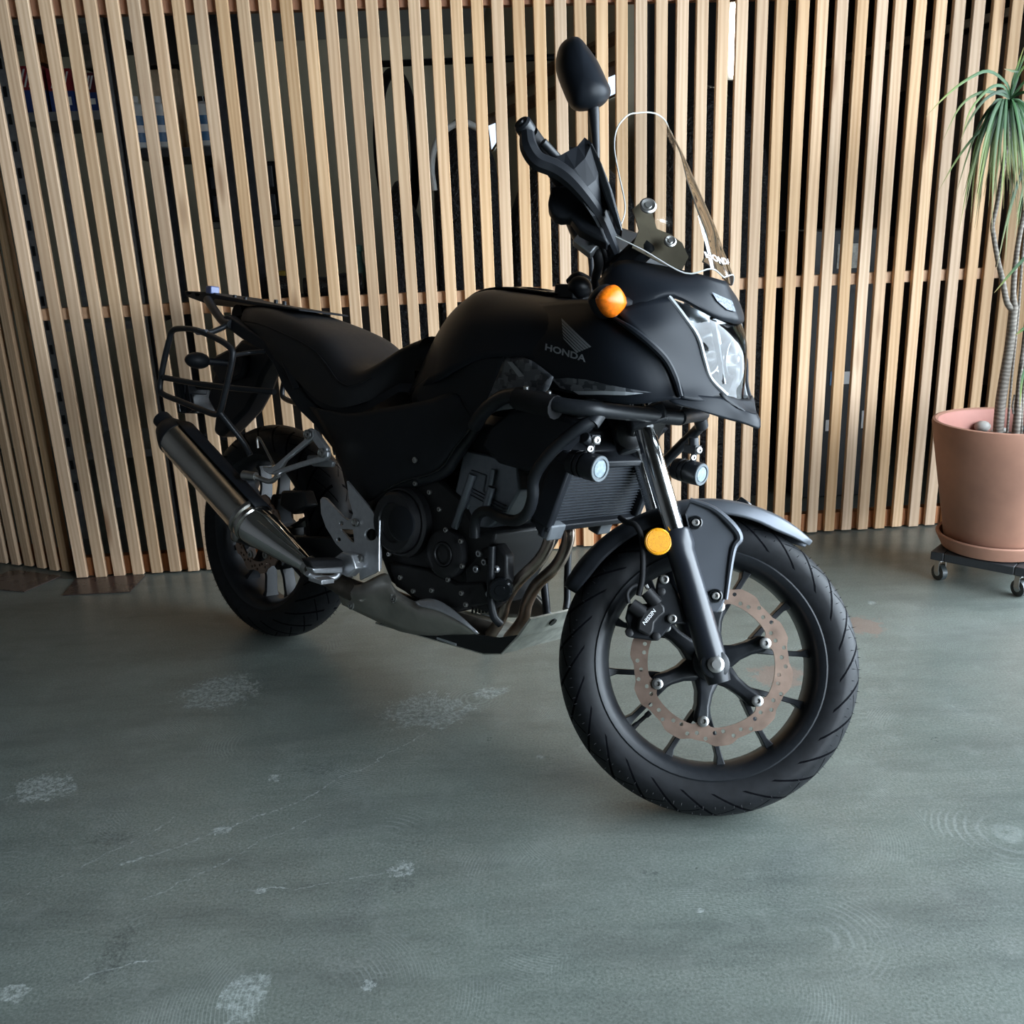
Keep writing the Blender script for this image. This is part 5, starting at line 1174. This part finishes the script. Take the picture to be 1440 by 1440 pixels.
# workbench wall items
_, gs = simple_box('wall_shelf', 292, 308, 425, 322, 1.02, .3, mat('grey_board', (.12, .115, .10), .6), 'grey wall shelf carrying the black tool chest', 'shelf')
tc = empty('tool_chest', (0, 0, 0)); tag(tc, 'black tool chest with panel front on the grey wall shelf', 'tool chest')
s0, s1, o_, o2, za, zb_ = px_box(296, 226, 392, 308, 1.04, .25); za = gs[5] + .001
obj('body', fbox(s0, s1, o_, o2, za, zb_), GLOSS, tc, bevel=.006, flat=True)
for k in range(3):
    for j in range(2): obj('drawer', fbox(s0 + .02 + k * (s1 - s0 - .03) / 3, s0 + (k + 1) * (s1 - s0 - .03) / 3, o_ - .008, o_, za + .02 + j * (zb_ - za) * .48, za + (j + .92) * (zb_ - za) * .48), mat('slate_panel', (.03, .034, .042), .45), tc, bevel=.003, flat=True)
sb0, sb1 = s4_ + .07, s4_ + .50; zb_t = fence_s(380, 424, .5)[1]
sbox('workbench', sb0, sb1, .45, .48, 0.0, zb_t, mat('dark_bench_wood', (.03, .025, .02), .6), 'dark workbench behind the partition', 'workbench')
for i, (f_, r, lb) in enumerate(((.16, .045, 'black film wrapped roll on the workbench beside the yellow case'), (.5, .04, 'thin black film wrapped roll between two thicker rolls'), (.80, .045, 'black film wrapped roll on the workbench beside the teal bottle'))):
    p = fpt(sb0 + (sb1 - sb0) * f_, .60, zb_t + r + .002)
    o = obj('wrapped_roll', tube([p - FT * .05, p - FT * .02, p + FT * .02, p + FT * .05], [r * .9, r, r * .95, r * .9], 16), mat('black_film_wrap', (.02, .02, .02), .2, var=.4, scale=30, bmp=.5, dist=.006)); tag(o, lb, 'roll')
p = fpt(sb1 - .06, .80, zb_t + .002)
o = obj('spray_bottle', lathe([(0, .03), (.004, .033), (.09, .033), (.12, .016), (.16, .013), (.165, .02), (.185, .02), (.19, .008)], p, (0, 0, 1), 20), mat('teal_plastic', (.20, .42, .40), .3)); tag(o, 'teal plastic bottle standing on the workbench', 'bottle')
p = fpt(sb0 + .05, .78, zb_t + .002)
o = obj('tape_measure_case', box(p + V(0, 0, .05), (.05, .03, .10), RF), mat('yellow_print', (.32, .22, .03), .5, var=.5, scale=60), bevel=.004); tag(o, 'small yellow printed case on the workbench', 'case')
# hanging tyres, bar, hose, covered machines
def torus(c, R, r, ax): 
    t, a, b = frame_of(ax); return tube([c + R[0] * math.cos(g) * a + R[1] * math.sin(g) * b for g in np.linspace(0, 2 * math.pi, 25)[:-1]], r, 12, 3, closed=True)
a, b2 = on_fence(532, 90, 1.2), on_fence(880, 76, 1.2)
o = obj('hanging_rail', tube([a, b2], .014, 8), GLOSS); tag(o, 'long black steel rail hanging across the cream wall', 'rail')
c = on_fence(548, 89, 1.2) - V(0, 0, .349)
o = obj('rubber_hose_loop', torus(c, (.31, .31), .022, (.93, .36, 0)), RUB); tag(o, 'large loop of black rubber hose hanging before the cream wall', 'hose')
o = obj('white_hose', tube([on_fence(u, v, .475) for u, v in ((611, 268), (607, 235), (612, 205), (625, 184), (650, 172), (672, 180))], .012, 10), mat('white_hose', (.55, .56, .54), .4)); tag(o, 'white curved hose draped on the tall covered machine', 'hose')
TARP = mat('black_tarp', (.010, .010, .012), .55, var=.4, scale=10, bmp=.8, dist=.03)
def tarp(u0, u1, vtop, off, w, lb, seed, sa=None):
    sa = fence_s(u0, vtop, off)[0] if sa is None else sa; sb, _ = fence_s(u1, vtop, off); zt = fence_s((u0 + u1) / 2, vtop, off)[1]; r_ = random.Random(seed); rows = []
    prof = [(-1, 0), (-.98, .6), (-.92, .86), (-.5, .96), (-.1, 1.0), (.3, .97), (.7, .93), (.92, .84), (.98, .6), (1, 0)]
    mid = (sa + sb) / 2; hl_ = (sb - sa) / 2
    for k, (x, h) in enumerate(prof):
        row = []
        for yv, hh in ((-1, 0), (-.97, .6), (-.8, .9), (0, 1.0), (.8, .9), (.97, .6), (1, 0)):
            row.append(fpt(mid + hl_ * x, off + w * yv * (.5 + .5 * math.sqrt(max(0, 1 - .6 * x * x))) + r_.uniform(-.02, .02), max(.002, zt * h * hh + (r_.uniform(-.03, .03) if 0 < h * hh < 1 else 0))))
        rows.append(row)
    o = obj('covered_machine', patch(rows, 3, 3), TARP); tag(o, lb, 'covered machine')
tarp(455, 592, 255, .66, .17, 'narrow black covered machine under the hanging hose loop', 1, sb1 + .05)
tarp(602, 700, 165, .66, .17, 'tall black covered machine behind the motorcycle mirror and hand guard', 2)
tarp(710, 895, 205, .66, .17, 'wide black covered machine in front of the store room window', 4)
tarp(908, 1085, 120, .68, .18, 'tall black covered machine beside the upright fluorescent tube', 3)
# crates with labels
CR_M = mat('black_crate', (.015, .016, .018), .5)
def crate(u0, v0, u1, v1, off, lab, lb):
    s0, s1, o_, o2, za, zb2 = px_box(u0, v0, u1, v1, off, .35); r = empty('storage_crate', (0, 0, 0)); tag(r, lb, 'crate')
    obj('body', fbox(s0, s1, o_, o2, 0.0, zb2), CR_M, r, bevel=.006, flat=True)
    for (a_, b_, c_, d_, mm_) in lab:
        t0, t1, oo, _, y0, y1 = px_box(a_, b_, c_, d_, off, .1); obj('paper_label', fbox(t0, t1, off - .004, off - .001, y0, y1), mm_, r, flat=True)
crate(1120, 320, 1245, 690, .45, [(1176, 342, 1209, 378, mat('paper_white', (.5, .5, .46), .7, var=.3, scale=60)), (1166, 522, 1176, 542, JB), (1185, 522, 1200, 540, WHITEP), (1160, 590, 1172, 606, WHITEP), (1210, 577, 1220, 602, WHITEP)], 'tall black storage crate carrying white paper labels behind the partition')
# taupe van whose roof edge runs towards the door
TAU = mat('taupe_van_paint', (.20, .175, .165), .5, var=.06)
zt = 1.98
g0, g1 = ground(1195, 88, zt), ground(1440, 22, zt); gd = (g1 - g0); gd /= np.linalg.norm(gd)
van = empty('van', (0, 0, 0)); tag(van, 'taupe van parked in the store room behind the end slats', 'van')
gn = V(-gd[1], gd[0], 0); gn = gn if gn[0] > 0 else -gn
e1 = g0 + gd * min(1.6, np.linalg.norm(g1 - g0) * 1.05)
def vz(p, z): return V(p[0], p[1], z)
g00 = g0 - gd * .75
obj('body', prism([vz(g00, .25), vz(g00, zt), vz(e1, zt), vz(e1, .25)], gn * .9), TAU, van, bevel=.05, flat=True)
obj('roof_gutter', tube([vz(g00, zt + .03) - gn * .01, vz(e1, zt + .03) - gn * .01], .022, 6, smooth=False), mat('cream_gutter', (.55, .50, .42), .5), van)
Lv = np.linalg.norm(e1 - g00)
for a_, b_ in ((.06, .40), (.52, .60)):
    pa, pb_ = g00 + gd * Lv * a_, g00 + gd * Lv * b_
    obj('side_window', prism([vz(pa, 1.0), vz(pa, zt - .22), vz(pb_, zt - .22), vz(pb_, 1.0)], -gn * .006), mat('dark_van_glass', (.01, .014, .03), .12), van, bevel=.003)
for a_ in (.2, .8):
    pa = g00 + gd * Lv * a_; obj('wheel', lathe([(0, .2), (.005, .28), (.15, .28), (.155, .2)], vz(pa, .28) - gn * .01, gn, 28), RUB, van)
